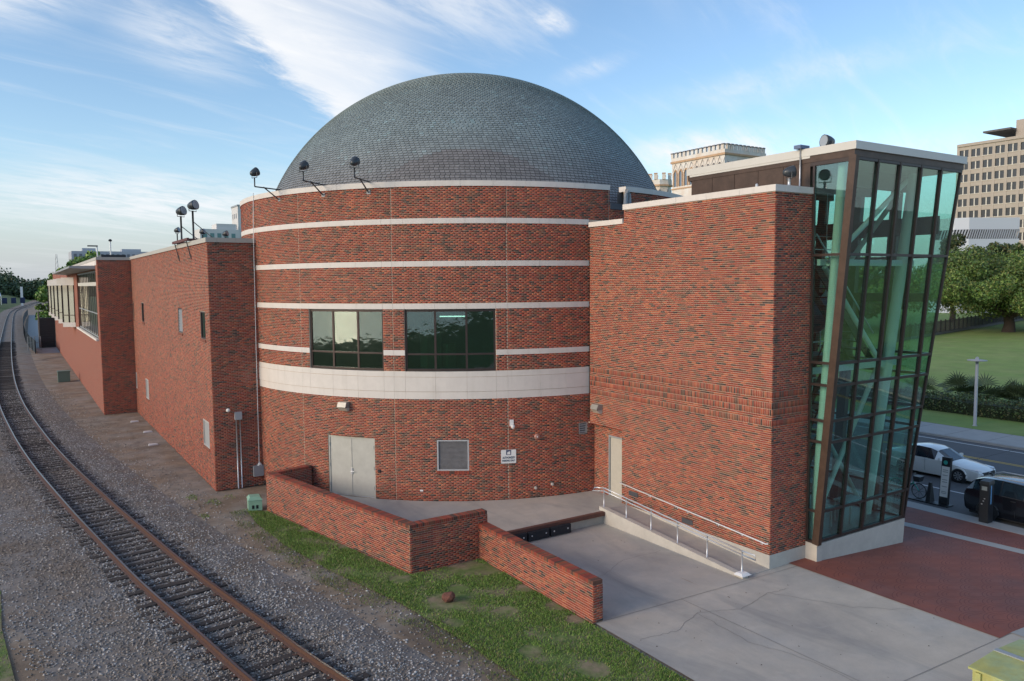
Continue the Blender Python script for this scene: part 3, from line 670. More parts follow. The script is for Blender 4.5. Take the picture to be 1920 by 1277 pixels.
# ---- stair wing (blade of brick in front of the glass tower)
XC, X2, YC, Y1 = 19.43, 21.2, 15.52, 24.47
SOL = [(4.486, 4.689), (4.689+2*CH, 4.892+2*CH), (4.892+2*CH, 5.095+2*CH), (5.095+4*CH, 5.298+4*CH)]
SOL = [(a, c) for a, c in SOL]
wl = Y1-YC
Pw = plane_map((XC, Y1, 0), (0, -1, 0), (-1, 0, 0))
def uy(y): return Y1-y
step = uy(22.41); door_h = (uy(23.72), uy(22.50), ZB-.3, 3.28)
def plinth_z(y): return .44+(15.5-y)*.0
WB = .44
wing_holes = [(-.1, uy(22.5), -1, 3.28), (-.1, step, 11.20, 13)]
WING = wall('stair_wing_wall', MUS, Pw, wl, WB, 11.68, WB, wing_holes, SOL, pick=200, label='flat brick side wall of the stair wing with soldier courses', frame=((XC, Y1, 0), (0, -1, 0), (-1, 0, 0)), ext=(0, 1))
Pf = plane_map((XC, YC, 0), (1, 0, 0), (0, -1, 0))
wall('stair_wing_end', MUS, Pf, X2-XC, WB, 11.68, WB, [], SOL, pick=100, frame=((XC, YC, 0), (1, 0, 0), (0, -1, 0)), ext=(1, 0))
# recess with side door
Pr = plane_map((XC+.30, Y1+.1, 0), (0, -1, 0), (-1, 0, 0))
def ur(y): return Y1+.1-y
wall('door_recess_wall', MUS, Pr, ur(22.5), ZB, 3.28, WB, [(ur(23.62), ur(22.56), ZB, 2.90)])
b = MB(); b.box(XC+.005, XC+.30, 22.42, 22.5, WB, 3.28); b.build('recess_jamb', m_brick, MUS); 
b = MB(); b.box(XC-.001, XC+.30, 22.49, Y1+.3, 3.281, 3.33); b.build('recess_soffit', m_mortar, MUS)
b = MB(); b.box(XC+.001, XC+.36, 22.06, Y1+.25, .0, DOCK+.003); b.build('recess_floor', m_conc, MUS)
D = part('door', None, MUS, 'cream steel side door in the recess')
b = MB(); b.box(XC+.27, XC+.36, 23.56, 23.62, ZB, 2.90); b.box(XC+.27, XC+.36, 22.56, 22.62, ZB, 2.90); b.box(XC+.27, XC+.36, 22.62, 23.56, 2.83, 2.90); b.build('frame', m_greybox, D)
b = MB(); b.box(XC+.33, XC+.38, 22.62, 23.56, ZB+.01, 2.83); b.build('door_leaf', mat('cream_door', (.49, .465, .395), .5, var=.10, vscale=2), D)
b = MB(); b.box(XC+.30, XC+.33, 22.68, 22.74, 1.35, 1.62); b.tube([(XC+.29, 22.7, 1.45), (XC+.29, 22.83, 1.45)], .013, 6); b.build('handle', m_dark, D)
b = MB(); b.box(XC+.36, XC+.5, 22.5, Y1+.1, 0, 3.3); b.build('recess_back', m_dark, MUS)
# body, copings, plinth
b = MB(); b.box(XC+.38, X2-.002, YC+.02, Y1-2.1, .3, 11.66); b.box(XC+.38, X2-.002, Y1-2.12, Y1+.8, .3, 11.18); b.build('stair_wing_core', m_mortar, MUS)
cp = part('wing_coping', None, MUS, 'pale stone coping on the stair wing')
ys_ = np.linspace(YC-.04, 22.45, 6)
for a, c in zip(ys_[:-1], ys_[1:]): b = MB(); b.box(XC-.04, XC+.42, a+.004+(0 if a > YC else 0), c-.004, 11.682, 11.88); b.build('stone_panel', m_stone, cp)
xs_ = np.linspace(XC+.425, X2+.0, 3)
for a, c in zip(xs_[:-1], xs_[1:]): b = MB(); b.box(a+.003, c-.003, YC-.04, YC+.38, 11.682, 11.88); b.build('stone_panel', m_stone, cp)
b = MB(); b.box(XC-.04, XC+.42, 22.46, Y1+.03, 11.17, 11.36); b.build('low_coping', m_stone, cp)
b = MB(); b.box(XC+.42, X2-.01, YC+.38, 22.4, 11.6, 11.69); b.box(XC+.42, X2+2, 22.42, 26, 11.1, 11.21); b.build('wing_roof', mat('roof_felt', (.06, .06, .065), .9), MUS)
b = MB()
b.hexa([(XC-.012, YC-.012, -.1), (XC+.3, YC-.012, -.1), (XC+.3, 22.5, -.1), (XC-.012, 22.5, -.1), (XC-.012, YC-.012, WB-.002), (XC+.3, YC-.012, WB-.002), (XC+.3, 22.5, WB-.002), (XC-.012, 22.5, WB-.002)])
b.box(XC+.302, X2+.0, YC-.012, YC+.3, -.1, WB-.002); b.build('wing_plinth', m_concplinth, MUS)
# weep vents low on the wing
for y, z in ((21.83, .93), (19.02, .60)):
    b = MB(); b.box(XC-.02, XC+.01, y-.26, y+.26, z-.07, z+.10); b.build('wall_vent', mat('vent_dark', (.075, .08, .09), .5), MUS)

# ---- glass tower
TW_ = part('glass_tower', None, MUS, 'leaning green glass tower framed in bronze')
YB, YT, ZBt, ZTt = 15.16, 14.15, .60, 12.66
def yf(z): return YB+(YT-YB)*(z-ZBt)/(ZTt-ZBt)
def xr(z): return 26.13+(27.25-26.13)*(z-ZBt)/(ZTt-ZBt)
XA, YBK = 21.26, 20.75
HZ = [9.77, 6.40, 5.70, 4.57, 3.88, 1.62]; lev = [ZBt]+HZ[::-1]+[ZTt]
mx_ = [XA+1.185*k for k in range(5)]
def bar3(name, a, c, wx, wz, m_=m_frame, upv=(0, 0, 1), par=None): b = MB(); b.beam(a, c, wx, wz, upv); return b.build(name, m_, par or TW_)
# front face: mullions, transoms, panes
for k, x in enumerate(mx_[1:]): bar3('mullion', (x, yf(ZBt)-.0, ZBt), (x, yf(ZTt), ZTt), .075, .13, upv=(1, 0, 0) if False else (0, -1, 0))
bar3('corner_post', (XA, yf(ZBt), ZBt-.06), (XA, yf(ZTt), ZTt+.05), .17, .24, m_bronze, (0, -1, 0)); bar3('corner_post', (xr(ZBt), yf(ZBt), ZBt-.03), (xr(ZTt), yf(ZTt), ZTt), .07, .09, m_frame, (0, -1, 0))
for z in lev: 
    zz = z+(.04 if z == ZBt else (-.04 if z == ZTt else 0))
    bar3('transom', (XA+.08, yf(zz)+.004, zz), (xr(zz)-.02, yf(zz)+.004, zz), .115, .085)
for z0, z1 in zip(lev[:-1], lev[1:]):
    for k in range(5):
        xa = mx_[k]+.045; 
        xb0, xb1 = (mx_[k+1]-.045,)*2 if k < 4 else (xr(z0)-.03, xr(z1)-.03)
        if k == 4 and xb0-xa < .02: xb0 = xa+.02
        g_ = .02; b = MB(); za, zb = z0+.05, z1-.05
        b.hexa([(xa, yf(za), za), (xb0, yf(za), za), (xb0, yf(za)+g_, za), (xa, yf(za)+g_, za), (xa, yf(zb), zb), (xb1, yf(zb), zb), (xb1, yf(zb)+g_, zb), (xa, yf(zb)+g_, zb)]); b.build('pane', m_tower_glass, TW_)
# left (narrow) face
for z in lev[:-1]: bar3('transom', (X2+.02, yf(z)+.1, z), (X2+.02, YC+.02, z), .07, .08)
bar3('mullion', (X2+.035, YC-.035, ZBt-.1), (X2+.035, YC-.035, ZTt), .09, .07)
bar3('transom', (X2+.02, yf(ZTt)+.1, ZTt-.06), (X2+.02, YC+.1, ZTt-.06), .07, .12)
for z0, z1 in zip(lev[:-1], lev[1:]):
    b = MB(); za, zb = z0+.045, z1-.045; e1 = YC-.08
    ya, yb = min(yf(za)+.12, e1-.01), yf(zb)+.12
    b.hexa([(X2+.03, ya, za), (X2+.05, ya, za), (X2+.05, e1, za), (X2+.03, e1, za), (X2+.03, yb, zb), (X2+.05, yb, zb), (X2+.05, e1, zb), (X2+.03, e1, zb)]); b.build('pane', m_tower_glass, TW_)
# right face (leans outward) and back face
for y in (16.3, 17.8, 19.3): bar3('mullion', (xr(ZBt)-.1, y, ZBt), (xr(ZTt)-.1, y, ZTt), .34, .22, upv=(1, 0, 0))
for z, hh in ((10.85, .62), (8.35, .30)): bar3('spandrel_beam', (xr(z)-.16, yf(z)+.35, z), (xr(z)-.16, YBK, z), .10, hh); bar3('spandrel_beam', (21.4, YBK-.12, z), (xr(z)-.2, YBK-.12, z), .10, hh)
bar3('mullion', (xr(ZBt), YBK, ZBt), (xr(ZTt), YBK, ZTt), .16, .2, upv=(0, 1, 0))
for z in lev: bar3('transom', (xr(z), yf(z)+.1, z), (xr(z), YBK, z), .09, .09)
for z0, z1 in zip(lev[:-1], lev[1:]):
    za, zb = z0+.05, z1-.05; b = MB(); b.hexa([(xr(za), yf(za)+.06, za), (xr(za)+.02, yf(za)+.06, za), (xr(za)+.02, YBK-.1, za), (xr(za), YBK-.1, za), (xr(zb), yf(zb)+.06, zb), (xr(zb)+.02, yf(zb)+.06, zb), (xr(zb)+.02, YBK-.1, zb), (xr(zb), YBK-.1, zb)]); b.build('pane', m_tower_glass, TW_)
for x in (22.5, 23.7, 24.9, 26.1): bar3('mullion', (x, YBK-.02, ZBt), (x, YBK-.02, 12.5), .40, .22)
for z in lev: bar3('transom', (21.3, YBK, z), (xr(z), YBK, z), .12, .10 if z != 6.40 else .5)
for z0, z1 in zip(lev[:-1], lev[1:]): b = MB(); b.box(21.3, xr(z0), YBK+.02, YBK+.04, z0+.05, z1-.05); b.build('pane', m_tower_glass, TW_)
# plinth, floor, roof
b = MB(); b.hexa([(X2+.02, YB-.05, -.5), (26.05, YB-.05, -.7), (26.05, YBK, -.7), (X2+.02, YBK, -.5), (X2+.02, YB-.05, .56), (26.16, YB-.05, .56), (26.16, YBK, .56), (X2+.02, YBK, .56)]); b.build('tower_plinth', m_concplinth, TW_)
b = MB(); b.box(X2-.02, X2+.24, YB-.075, YC+.0, -.05, .56); b.build('plinth_pier', m_concplinth, TW_)
b = MB(); b.box(21.3, 26.1, YB+.1, YBK-.1, .561, .585); b.build('tower_floor', mat('terrazzo', (.22, .25, .25), .35, var=.15), TW_)
b = MB(); b.hexa([(X2-.05, YT-.12, 12.87), (27.42, YT-.12, 12.87), (27.42, YBK+.15, 12.87), (X2-.05, YBK+.15, 12.87), (X2-.05, YT-.12, 13.11), (27.42, YT-.12, 13.11), (27.42, YBK+.15, 13.11), (X2-.05, YBK+.15, 13.11)]); b.build('roof_fascia', m_fascia, TW_)
b = MB(); b.box(X2-.02, 27.33, YT-.06, YBK+.1, 12.665, 12.868); b.build('roof_band', m_bronze, TW_)
b = MB(); b.box(21.3, 27.2, YT+.1, YBK-.1, 12.60, 12.663); [b.box(21.36, 27.0, y, y+.18, 12.05, 12.598) for y in (15.6, 17.2, 18.8)]; b.build('soffit', mat('soffit_tan', (.20, .165, .13), .8), TW_)
cl = part('clerestory_cladding', None, MUS, 'rust brown metal panels above the stair wing')
ye = np.linspace(YC+.1, YBK-.05, 6)
for a, c in zip(ye[:-1], ye[1:]): b = MB(); b.box(X2-.0, X2+.06, a+.008, c-.008, 11.70, 12.665); b.build('panel', m_bronze, cl)
b = MB(); b.box(X2-.04, X2+.06, YC+.1, YBK, 12.80, 12.867); b.build('trim', m_fascia, cl)
b = MB(); b.box(21.27, 21.34, YC+.05, YBK, .57, 11.9); b.build('inner_wall', mat('inner_wall_green', (.45, .50, .44), .8, var=.08), TW_)
# structure inside the tower
m_col = mat('pale_green_steel', (.74, .80, .70), .5)
for a, c, r in (((21.62, 15.55, .58), (21.62, 14.75, 12.6), .15), ((25.5, 16.2, .58), (26.3, 15.2, 12.6), .19), ((25.3, 20.2, .58), (26.0, 20.2, 12.6), .16), ((22.0, 20.2, .58), (22.0, 20.2, 12.6), .16)):
    b = MB(); b.tube([a, c], r, 14); b.build('column', m_col, TW_, True)
for a, c in (((21.7, 15.7, .8), (25.5, 15.9, 5.9)), ((25.7, 15.8, 5.9), (21.7, 15.4, 9.4)), ((21.7, 15.3, 9.5), (26.2, 15.4, 12.4)), ((25.6, 16.4, .8), (25.8, 20.1, 6.0)), ((25.9, 20.1, 6.2), (26.1, 15.6, 12.0))):
    b = MB(); b.tube([a, c], .085, 10); b.build('brace', m_col, TW_, True)
for z in (6.05, 9.55):
    bar3('floor_beam', (21.4, 15.75 if z < 7 else 15.4, z), (xr(z)-.3, 15.75 if z < 7 else 15.4, z), .12, .2, m_col); bar3('floor_beam', (21.35, 17.9, z), (xr(z)-.2, 17.9, z), .14, .30, m_frame)
b = MB(); b.box(21.36, 26.3, 18.0, YBK-.15, 6.0, 6.2); b.box(21.36, 26.6, 18.6, YBK-.15, 9.45, 9.65); b.build('gallery_floor', mat('gallery', (.25, .23, .2), .8), TW_)
st = MB()
for k in range(17): st.box(22.0+k*.2, 22.28+k*.2, 17.0, 17.8, .75+k*.31, .80+k*.31)
st.build('stair_treads', m_frame, TW_)
for y in (16.98, 17.82): bar3('stringer', (22.0, y, .65), (25.4, y, 5.95), .05, .25, m_frame); bar3('stair_rail', (22.0, y, 1.7), (25.4, y, 7.0), .04, .04, m_frame)
for (tx, ty) in ((22.6, 16.2), (24.3, 16.0)):
    b = MB(); b.box(tx-.5, tx+.5, ty-.35, ty+.35, 1.30, 1.35); [b.box(tx+sx-.02, tx+sx+.02, ty+sy-.02, ty+sy+.02, .585, 1.3) for sx in (-.45, .45) for sy in (-.3, .3)]
    tag(b.build('table', mat('table_top', (.45, .5, .5), .4)), 'pale table inside the glass tower, '+('nearer the corner post' if tx < 23 else 'nearer the street side'), 'table', 'tables in the glass tower')

b = MB(); b.lathe((22.2, 18.3, 7.5), (1, -.25, .12), [(.05, 0), (.35, .2), (.62, .7), (.75, 1.4), (.72, 2.2), (.5, 3.0), (.2, 3.5), (.05, 3.7)], 16); t = thing('hanging_hull', 'dark blue rounded hull hung inside the glass tower', 'exhibit', (23.5, 17.8, 7.5)); b.build('hull', mat('hull_blue', (.02, .06, .10), .3), t, True)
for x_, y_ in ((22.9, 18.1), (24.9, 17.6)): b = MB(); b.tube([(x_, y_, 8.2), (x_, y_, 12.55)], .012, 5); b.build('cable', m_galv, t)
for z in (4.2,): b = MB(); b.box(21.36, 26.0, 18.3, YBK-.15, z-.1, z+.1); b.build('gallery_floor', MATS['gallery'], TW_)
for z, y0 in ((6.2, 18.0), (9.65, 18.6), (4.3, 18.3)):
    for dz in (.5, 1.0): bar3('gallery_rail', (21.5, y0, z+dz), (xr(z)-.25, y0, z+dz), .04, .04, m_galv)
    for x_ in np.arange(21.6, 26., .9): bar3('rail_post', (x_, y0, z), (x_, y0, z+1.0), .04, .04, m_galv)
st = MB()
for k in range(11): st.box(25.2-k*.28, 25.5-k*.28, 16.1, 16.8, 6.2+k*.31, 6.25+k*.31)
st.build('stair_treads', m_frame, TW_)
for y in (16.08, 16.82): bar3('stringer', (25.5, y, 6.05), (22.2, y, 9.5), .05, .25, m_frame); bar3('stair_rail', (25.5, y, 7.1), (22.2, y, 10.5), .04, .04, m_galv)

# ---- long wing beside the track
XL, YL, YM, XM, YE = 7.03, 35.03, 60.7, 4.92, 133.
ZL = 10.83
sl_w = [(35.98, 37.03, 6.6, 7.83), (41.5, 42.71, 6.6, 7.86), (55.06, 56.15, 6.61, 7.9), (60.06, 60.5, 6.65, 7.87), (35.97, 37.25, 1.70, 2.9), (54.43, 55.7, 1.63, 2.93), (60.0, 60.6, 1.75, 2.87)]
PL = plane_map((XL, YM, 0), (0, -1, 0), (-1, 0, 0))
hl = [(YM-b_, YM-a, z0, z1) for a, b_, z0, z1 in sl_w]
wall('long_wing_wall', MUS, PL, YM-YL, 0, ZL, 0, hl, ext=(0, 1), brick_holes=[(YM-47.1, YM-47.08, 0, 11), (YM-52.6, YM-52.58, 0, 11)])
PLf = plane_map((XL, YL, 0), (1, 0, 0), (0, -1, 0))
wall('long_wing_end', MUS, PLf, 2.1, 0, ZL, 0, [], ext=(1, 0))
PMf = plane_map((XM, YM, 0), (1, 0, 0), (0, -1, 0))
wall('depot_end_wall', MUS, PMf, XL-XM, 0, ZL-.03, 0, [], ext=(1, 0))
b = MB(); b.box(XL+.12, 22, YL+.12, YM+.5, -.05, ZL-.02); b.box(XM+.2, 26, YM+.05, YE, -.05, ZL-.05); b.build('wing_core', m_mortar, MUS)
for k, (a, b_, z0, z1) in enumerate(sl_w):
    Wn = part('window' if z0 > 5 else 'wall_louvre', None, MUS)
    mfr = m_frame if z0 > 5 else mat('vent_frame3', (.45, .44, .42), .5)
    for q in ((a, a+.07, z0, z1), (b_-.07, b_, z0, z1), (a+.07, b_-.07, z0, z0+.07), (a+.07, b_-.07, z1-.07, z1)):
        bb = MB(); bb.box(XL+.02 if z0 > 5 else XL-.012, XL+.08, *q); bb.build('frame', mfr, Wn)
    if z0 > 5 and k != 1:
        bb = MB(); bb.box(XL+.05, XL+.06, a+.07, b_-.07, z0+.07, z1-.07); bb.build('pane', m_depot_glass, Wn)
    else:
        ms = mat('louvre_slat', (.34, .33, .31), .55) if z0 < 5 else m_greybox
        n = int((z1-z0-.14)/.08)
        for i in range(n):
            z = z0+.07+i*.08; bb = MB(); bb.hexa([(XL+.01, a+.07, z), (XL+.06, a+.07, z+.05), (XL+.06, b_-.07, z+.05), (XL+.01, b_-.07, z), (XL+.01, a+.07, z+.012), (XL+.06, a+.07, z+.062), (XL+.06, b_-.07, z+.062), (XL+.01, b_-.07, z+.012)]); bb.build('slat', ms, Wn)
    bb = MB(); bb.box(XL-.035, XL+.05, a-.04, b_+.04, z0-.13, z0-.005, TONES[6]); bb.build('sill', m_brick, Wn)
cp = part('wing_coping', None, MUS, 'beige metal coping on the long wing')
for a, c in zip(np.linspace(YL-.05, YM, 8)[:-1], np.linspace(YL-.05, YM, 8)[1:]): b = MB(); b.box(XL-.06, XL+.4, a+.003, c-.003, ZL+.002, ZL+.20); b.build('coping_length', m_copingmetal, cp)
for a, c in ((XL+.405, 8.2), (8.2, 9.3)): b = MB(); b.box(a+.003, c-.003, YL-.05, YL+.4, ZL+.002, ZL+.20); b.build('coping_length', m_copingmetal, cp)
b = MB(); b.box(XM-.06, XL-.065, YM-.05, YM+.4, ZL-.028, ZL+.17); b.build('coping_length', m_copingmetal, cp)
for a, c in zip(np.linspace(YM+.41, YE, 8)[:-1], np.linspace(YM+.41, YE, 8)[1:]): b = MB(); b.box(XM-.06, XM+.4, a+.003, c-.003, ZL-.028, ZL+.17); b.build('coping_length', m_copingmetal, cp)
b = MB(); b.box(XL+.4, 22, YL+.4, YM, ZL-.01, ZL+.03); b.build('wing_roof', MATS['roof_felt'], MUS)
# depot wing: far brick in a brick texture, windows built
M = bpy.data.materials.new('far_brick'); M.use_nodes = True; nt = M.node_tree; bs = nt.nodes['Principled BSDF']; bs.inputs['Roughness'].default_value = .9
tc = nt.nodes.new('ShaderNodeNewGeometry'); sp = nt.nodes.new('ShaderNodeSeparateXYZ'); cb = nt.nodes.new('ShaderNodeCombineXYZ'); bt = nt.nodes.new('ShaderNodeTexBrick')
nt.links.new(tc.outputs['Position'], sp.inputs[0]); nt.links.new(sp.outputs[1], cb.inputs[0]); nt.links.new(sp.outputs[2], cb.inputs[1]); nt.links.new(cb.outputs[0], bt.inputs['Vector'])
bt.inputs['Scale'].default_value = 1; bt.inputs['Brick Width'].default_value = BL; bt.inputs['Row Height'].default_value = CH; bt.inputs['Mortar Size'].default_value = .006
bt.inputs['Color1'].default_value = (.32, .072, .040, 1); bt.inputs['Color2'].default_value = (.17, .055, .036, 1); bt.inputs['Mortar'].default_value = (.42, .27, .19, 1)
nt.links.new(bt.outputs[0], bs.inputs['Base Color']); m_farbrick = M
Pm = plane_map((XM, YE, 0), (0, -1, 0), (-1, 0, 0))
mh = [(YE-82., YE-62.2, 5.25, 10.15)]
W = core(Pm, YE-YM, 0, ZL-.03, mh, depth=.3).build('depot_wall', m_farbrick, MUS)
Wn = part('window', None, MUS, 'tall multi pane depot window')
b = MB(); b.box(XM+.12, XM+.14, 62.2, 82, 5.3, 10.1); b.build('pane', m_bay_glass, Wn)
for y in np.linspace(62.3, 81.9, 13): b = MB(); b.box(XM+.095, XM+.12, y-.06, y+.06, 5.28, 10.12); b.build('mullion', m_frame, Wn)
for z, hgt in ((5.3, .1), (7.0, .07), (9.15, .28), (10.05, .1)): b = MB(); b.box(XM+.085, XM+.117, 62.25, 81.95, z-hgt/2, z+hgt/2); b.build('transom', m_greybox if z != 9.15 else m_fascia, Wn)
b = MB(); b.box(XM-.18, XM+.1, 61.9, 82.3, 5.10, 5.25); b.build('sill', m_stone, Wn)
b = MB(); b.hexa([(XM-1.6, 62.5, 10.28), (XM, 62.3, 10.2), (XM, 98, 10.2), (XM-1.4, 96, 10.28), (XM-1.6, 62.5, 10.42), (XM, 62.3, 10.45), (XM, 98, 10.45), (XM-1.4, 96, 10.42)]); b.build('canopy', mat('canopy_metal', (.30, .31, .32), .5), MUS)
b = MB(); b.box(XM-.03, XM+.02, 61.2, 82.2, 10.455, 10.795); b.build('white_panel', m_stone, MUS)
for k in range(5):
    y0 = 86.2+k*9.1; Wn = part('bay_window', None, MUS)
    def tri(name, z0, z1, m_, e=0.):
        b = MB(); b.add([(XM-.02, y0-e, z0), (XM-1.0-e, y0+.8-e, z0), (XM-.02, y0+9.0, z0), (XM-.02, y0-e, z1), (XM-1.0-e, y0+.8-e, z1), (XM-.02, y0+9.0, z1)], [(0, 2, 1), (3, 4, 5), (0, 1, 4, 3), (1, 2, 5, 4), (2, 0, 3, 5)]); return b.build(name, m_, Wn)
    tri('sill_panel', 5.05, 5.5, m_stone, .05); tri('head_panel', 9.1, 9.85, m_stone, .05); tri('pane', 5.502, 9.098, m_bay_glass)
    for t in (0., .5, 1.): b = MB(); xq, yq = XM-.03-.98*t, y0-.012+.8*t; b.box(xq-.06, xq+.03, yq-.05, yq+.04, 5.502, 9.098); b.build('mullion', m_frame, Wn)
    for t in (.25, .5, .75): b = MB(); xq, yq = XM-1.03+1.0*t, y0+.8+8.2*t; b.box(xq-.06, xq+.05, yq-.06, yq+.06, 5.502, 9.098); b.build('mullion', m_frame, Wn)
    b = MB(); b.beam((XM-.05, y0-.03, 6.2), (XM-1.03, y0+.77, 6.2), .06, .07); b.build('transom', m_frame, Wn)

# ------------------------------------------------------------------ low brick screen wall
LW = thing('screen_wall', 'low zigzag red brick wall screening the loading dock', 'wall', (9.95, 21.47, 0))
def lowseg(a, c, ztop, th=.30, pick=0, ends=(False, False), name='wall_segment'):
    a = Vector((*a, 0)); c = Vector((*c, 0)); d = (c-a); L = d.length; d /= L; n = Vector((d.y, -d.x, 0))   # n points to the outer (left/near) side
    zb = ztop-.115
    fr = ((a.x, a.y, 0), tuple(d), tuple(n)); W = wall(name, LW, plane_map(*fr), L, -.05, zb, zb-CH*40, pick=pick, frame=fr, ext=(0, 1))
    a2 = c-n*th; fr2 = ((a2.x, a2.y, 0), tuple(-d), tuple(-n)); I = wall('inner_face', W, plane_map(*fr2), L, -.05, zb, zb-CH*40)
    if ends[1]:
        fr3 = ((c.x, c.y, 0), tuple(-n), tuple(d)); wall('end_face', W, plane_map(*fr3), th, -.05, zb, zb-CH*40, ext=(1, 1))
    if ends[0]:
        p = a-n*th; fr4 = ((p.x, p.y, 0), tuple(n), tuple(-d)); wall('end_face', W, plane_map(*fr4), th, -.05, zb, zb-CH*40, ext=(1, 1))
    # rowlock cap, brick on edge
    k = int(L/.0725); 
    for i in range(k):
        u0, u1 = i*L/k+.004, (i+1)*L/k-.004; t = TONES[int(rng.choice([0, 1, 3, 5, 6, 7, 8, 11, 10]))]; b = MB(); o_ = .012
        q = [a+d*u0+n*o_, a+d*u1+n*o_, a+d*u1-n*(th+o_), a+d*u0-n*(th+o_)]
        b.hexa([p+Vector((0, 0, zb+.006)) for p in q[::-1]]+[p+Vector((0, 0, ztop+random.uniform(-.002, .002))) for p in q[::-1]], t); CAPS.append((b, W))
    b = MB(); q = [a+n*.004, c-d*.03+n*.004, c-d*.03-n*(th+.004), a-n*(th+.004)]; b.hexa([p+Vector((0, 0, zb)) for p in q[::-1]]+[p+Vector((0, 0, ztop-.008)) for p in q[::-1]]); b.build('cap_mortar', m_mortar, W)
    return W
CAPS = []
lowseg((12.43, 21.47), (12.43, 15.52), 1.15, pick=230, ends=(False, True))
lowseg((9.95, 21.47), (12.74, 21.47), 1.53, pick=70, ends=(False, True))
lowseg((8.11, 30.86), (9.945, 21.475), 1.53)
lowseg((9.94, 31.30), (8.11, 30.86), 1.53)
for i, (b, W) in enumerate(CAPS): b.build('cap_brick', m_brick, W)

# dock edge: timber beam and rubber bumpers
b = MB(); b.box(12.76, 18.12, 21.93, 22.10, DOCK-.13, DOCK+.012); tag(b.build('dock_edge_beam', mat('rusty_channel', (.13, .055, .04), .7, var=.3)), 'rust red steel beam along the dock edge', 'beam')
for k, x in enumerate((13.15, 14.1, 15.05, 16.0)):
    t = thing('dock_bumper', ['black rubber dock bumper half hidden behind the low wall', 'second black dock bumper from the low wall', 'third black dock bumper from the low wall', 'black dock bumper nearest the ramp'][k], 'dock bumper', (x, 21.85, .2), 'rubber bumpers under the dock edge')
    b = MB(); b.box(x-.44, x+.44, 21.80, 21.925, .03, DOCK-.10); b.build('pad', mat('rubber', (.016, .018, .024), .7, var=.2), t)
    for s in (-.3, .3): b = MB(); b.lathe((x+s, 21.80, .2), (0, -1, 0), [(.03, 0), (.03, .008)], 8); b.build('bolt', m_galv, t)

# ------------------------------------------------------------------ railings
def zr_(y): return (DOCK+.14)+(y-22.2)*(.51/6.75)
t = thing('ramp_railing', 'grey two rail pipe railing on the ramp kerb', 'railing', (18.24, 18.8, .3))
py_ = [22.13, 20.87, 19.58, 18.3, 16.99, 15.58]
for y in py_: b = MB(); b.tube([(18.24, y, zr_(y)-.02), (18.24, y, zr_(y)+.72)], .024, 8); b.build('post', m_galv, t, True)
for dz in (.72, .60):
    b = MB(); b.tube([(18.24, y, zr_(y)+dz) for y in py_], .024, 8); b.build('rail', m_galv, t, True)
b = MB(); b.tube([(18.24, 22.13, zr_(22.13)+.72), (18.05, 22.45, zr_(22.13)+.70), (17.95, 22.45, zr_(22.13)+.6), (18.24, 22.13, zr_(22.13)+.60)], .024, 8); b.build('return_bend', m_galv, t, True)
b = MB(); b.tube([(18.24, 15.58, zr_(15.58)+.72), (18.3, 15.15, zr_(15.3)+.72), (18.3, 15.12, zr_(15.3)+.58), (18.24, 15.58, zr_(15.58)+.60)], .022, 8); b.build('return_bend', m_galv, t, True)
b = MB(); b.add([(18.02, 15.36, .09), (18.42, 15.36, .09), (18.42, 15.72, .09), (18.02, 15.72, .09), (18.1, 15.46, .15), (18.34, 15.46, .16), (18.34, 15.66, .16), (18.1, 15.66, .15)], [(4, 5, 6, 7), (0, 1, 5, 4), (1, 2, 6, 5), (2, 3, 7, 6), (3, 0, 4, 7)]); tag(b.build('crumpled_bag', m_white), 'crumpled white plastic at the foot of the last ramp post', 'litter')
t = thing('wall_handrail', 'pale pipe handrail fixed along the brick stair wing', 'handrail', (XC-.09, 19, .8))
pts_ = [(XC-.10, 22.5, 1.25), (XC-.10, 15.75, .82), (XC-.10, 15.6, .80), (XC-.02, 15.58, .79)]
b = MB(); b.tube([(XC-.02, 22.53, 1.25)]+pts_, .024, 8); b.build('rail', mat('pale_pipe', (.72, .72, .72), .4, metal=.2), t, True)
for y in (22.3, 20.9, 19.5, 19.0, 17.6, 16.6, 15.8):
    z = .80+(y-15.6)*(.45/6.9); b = MB(); b.tube([(XC-.10, y, z), (XC-.09, y, z-.07), (XC, y, z-.08)], .012, 6); b.lathe((XC-.005, y, z-.08), (-1, 0, 0), [(.035, 0), (.03, .012)], 8); b.build('bracket', MATS['pale_pipe'], t, True)

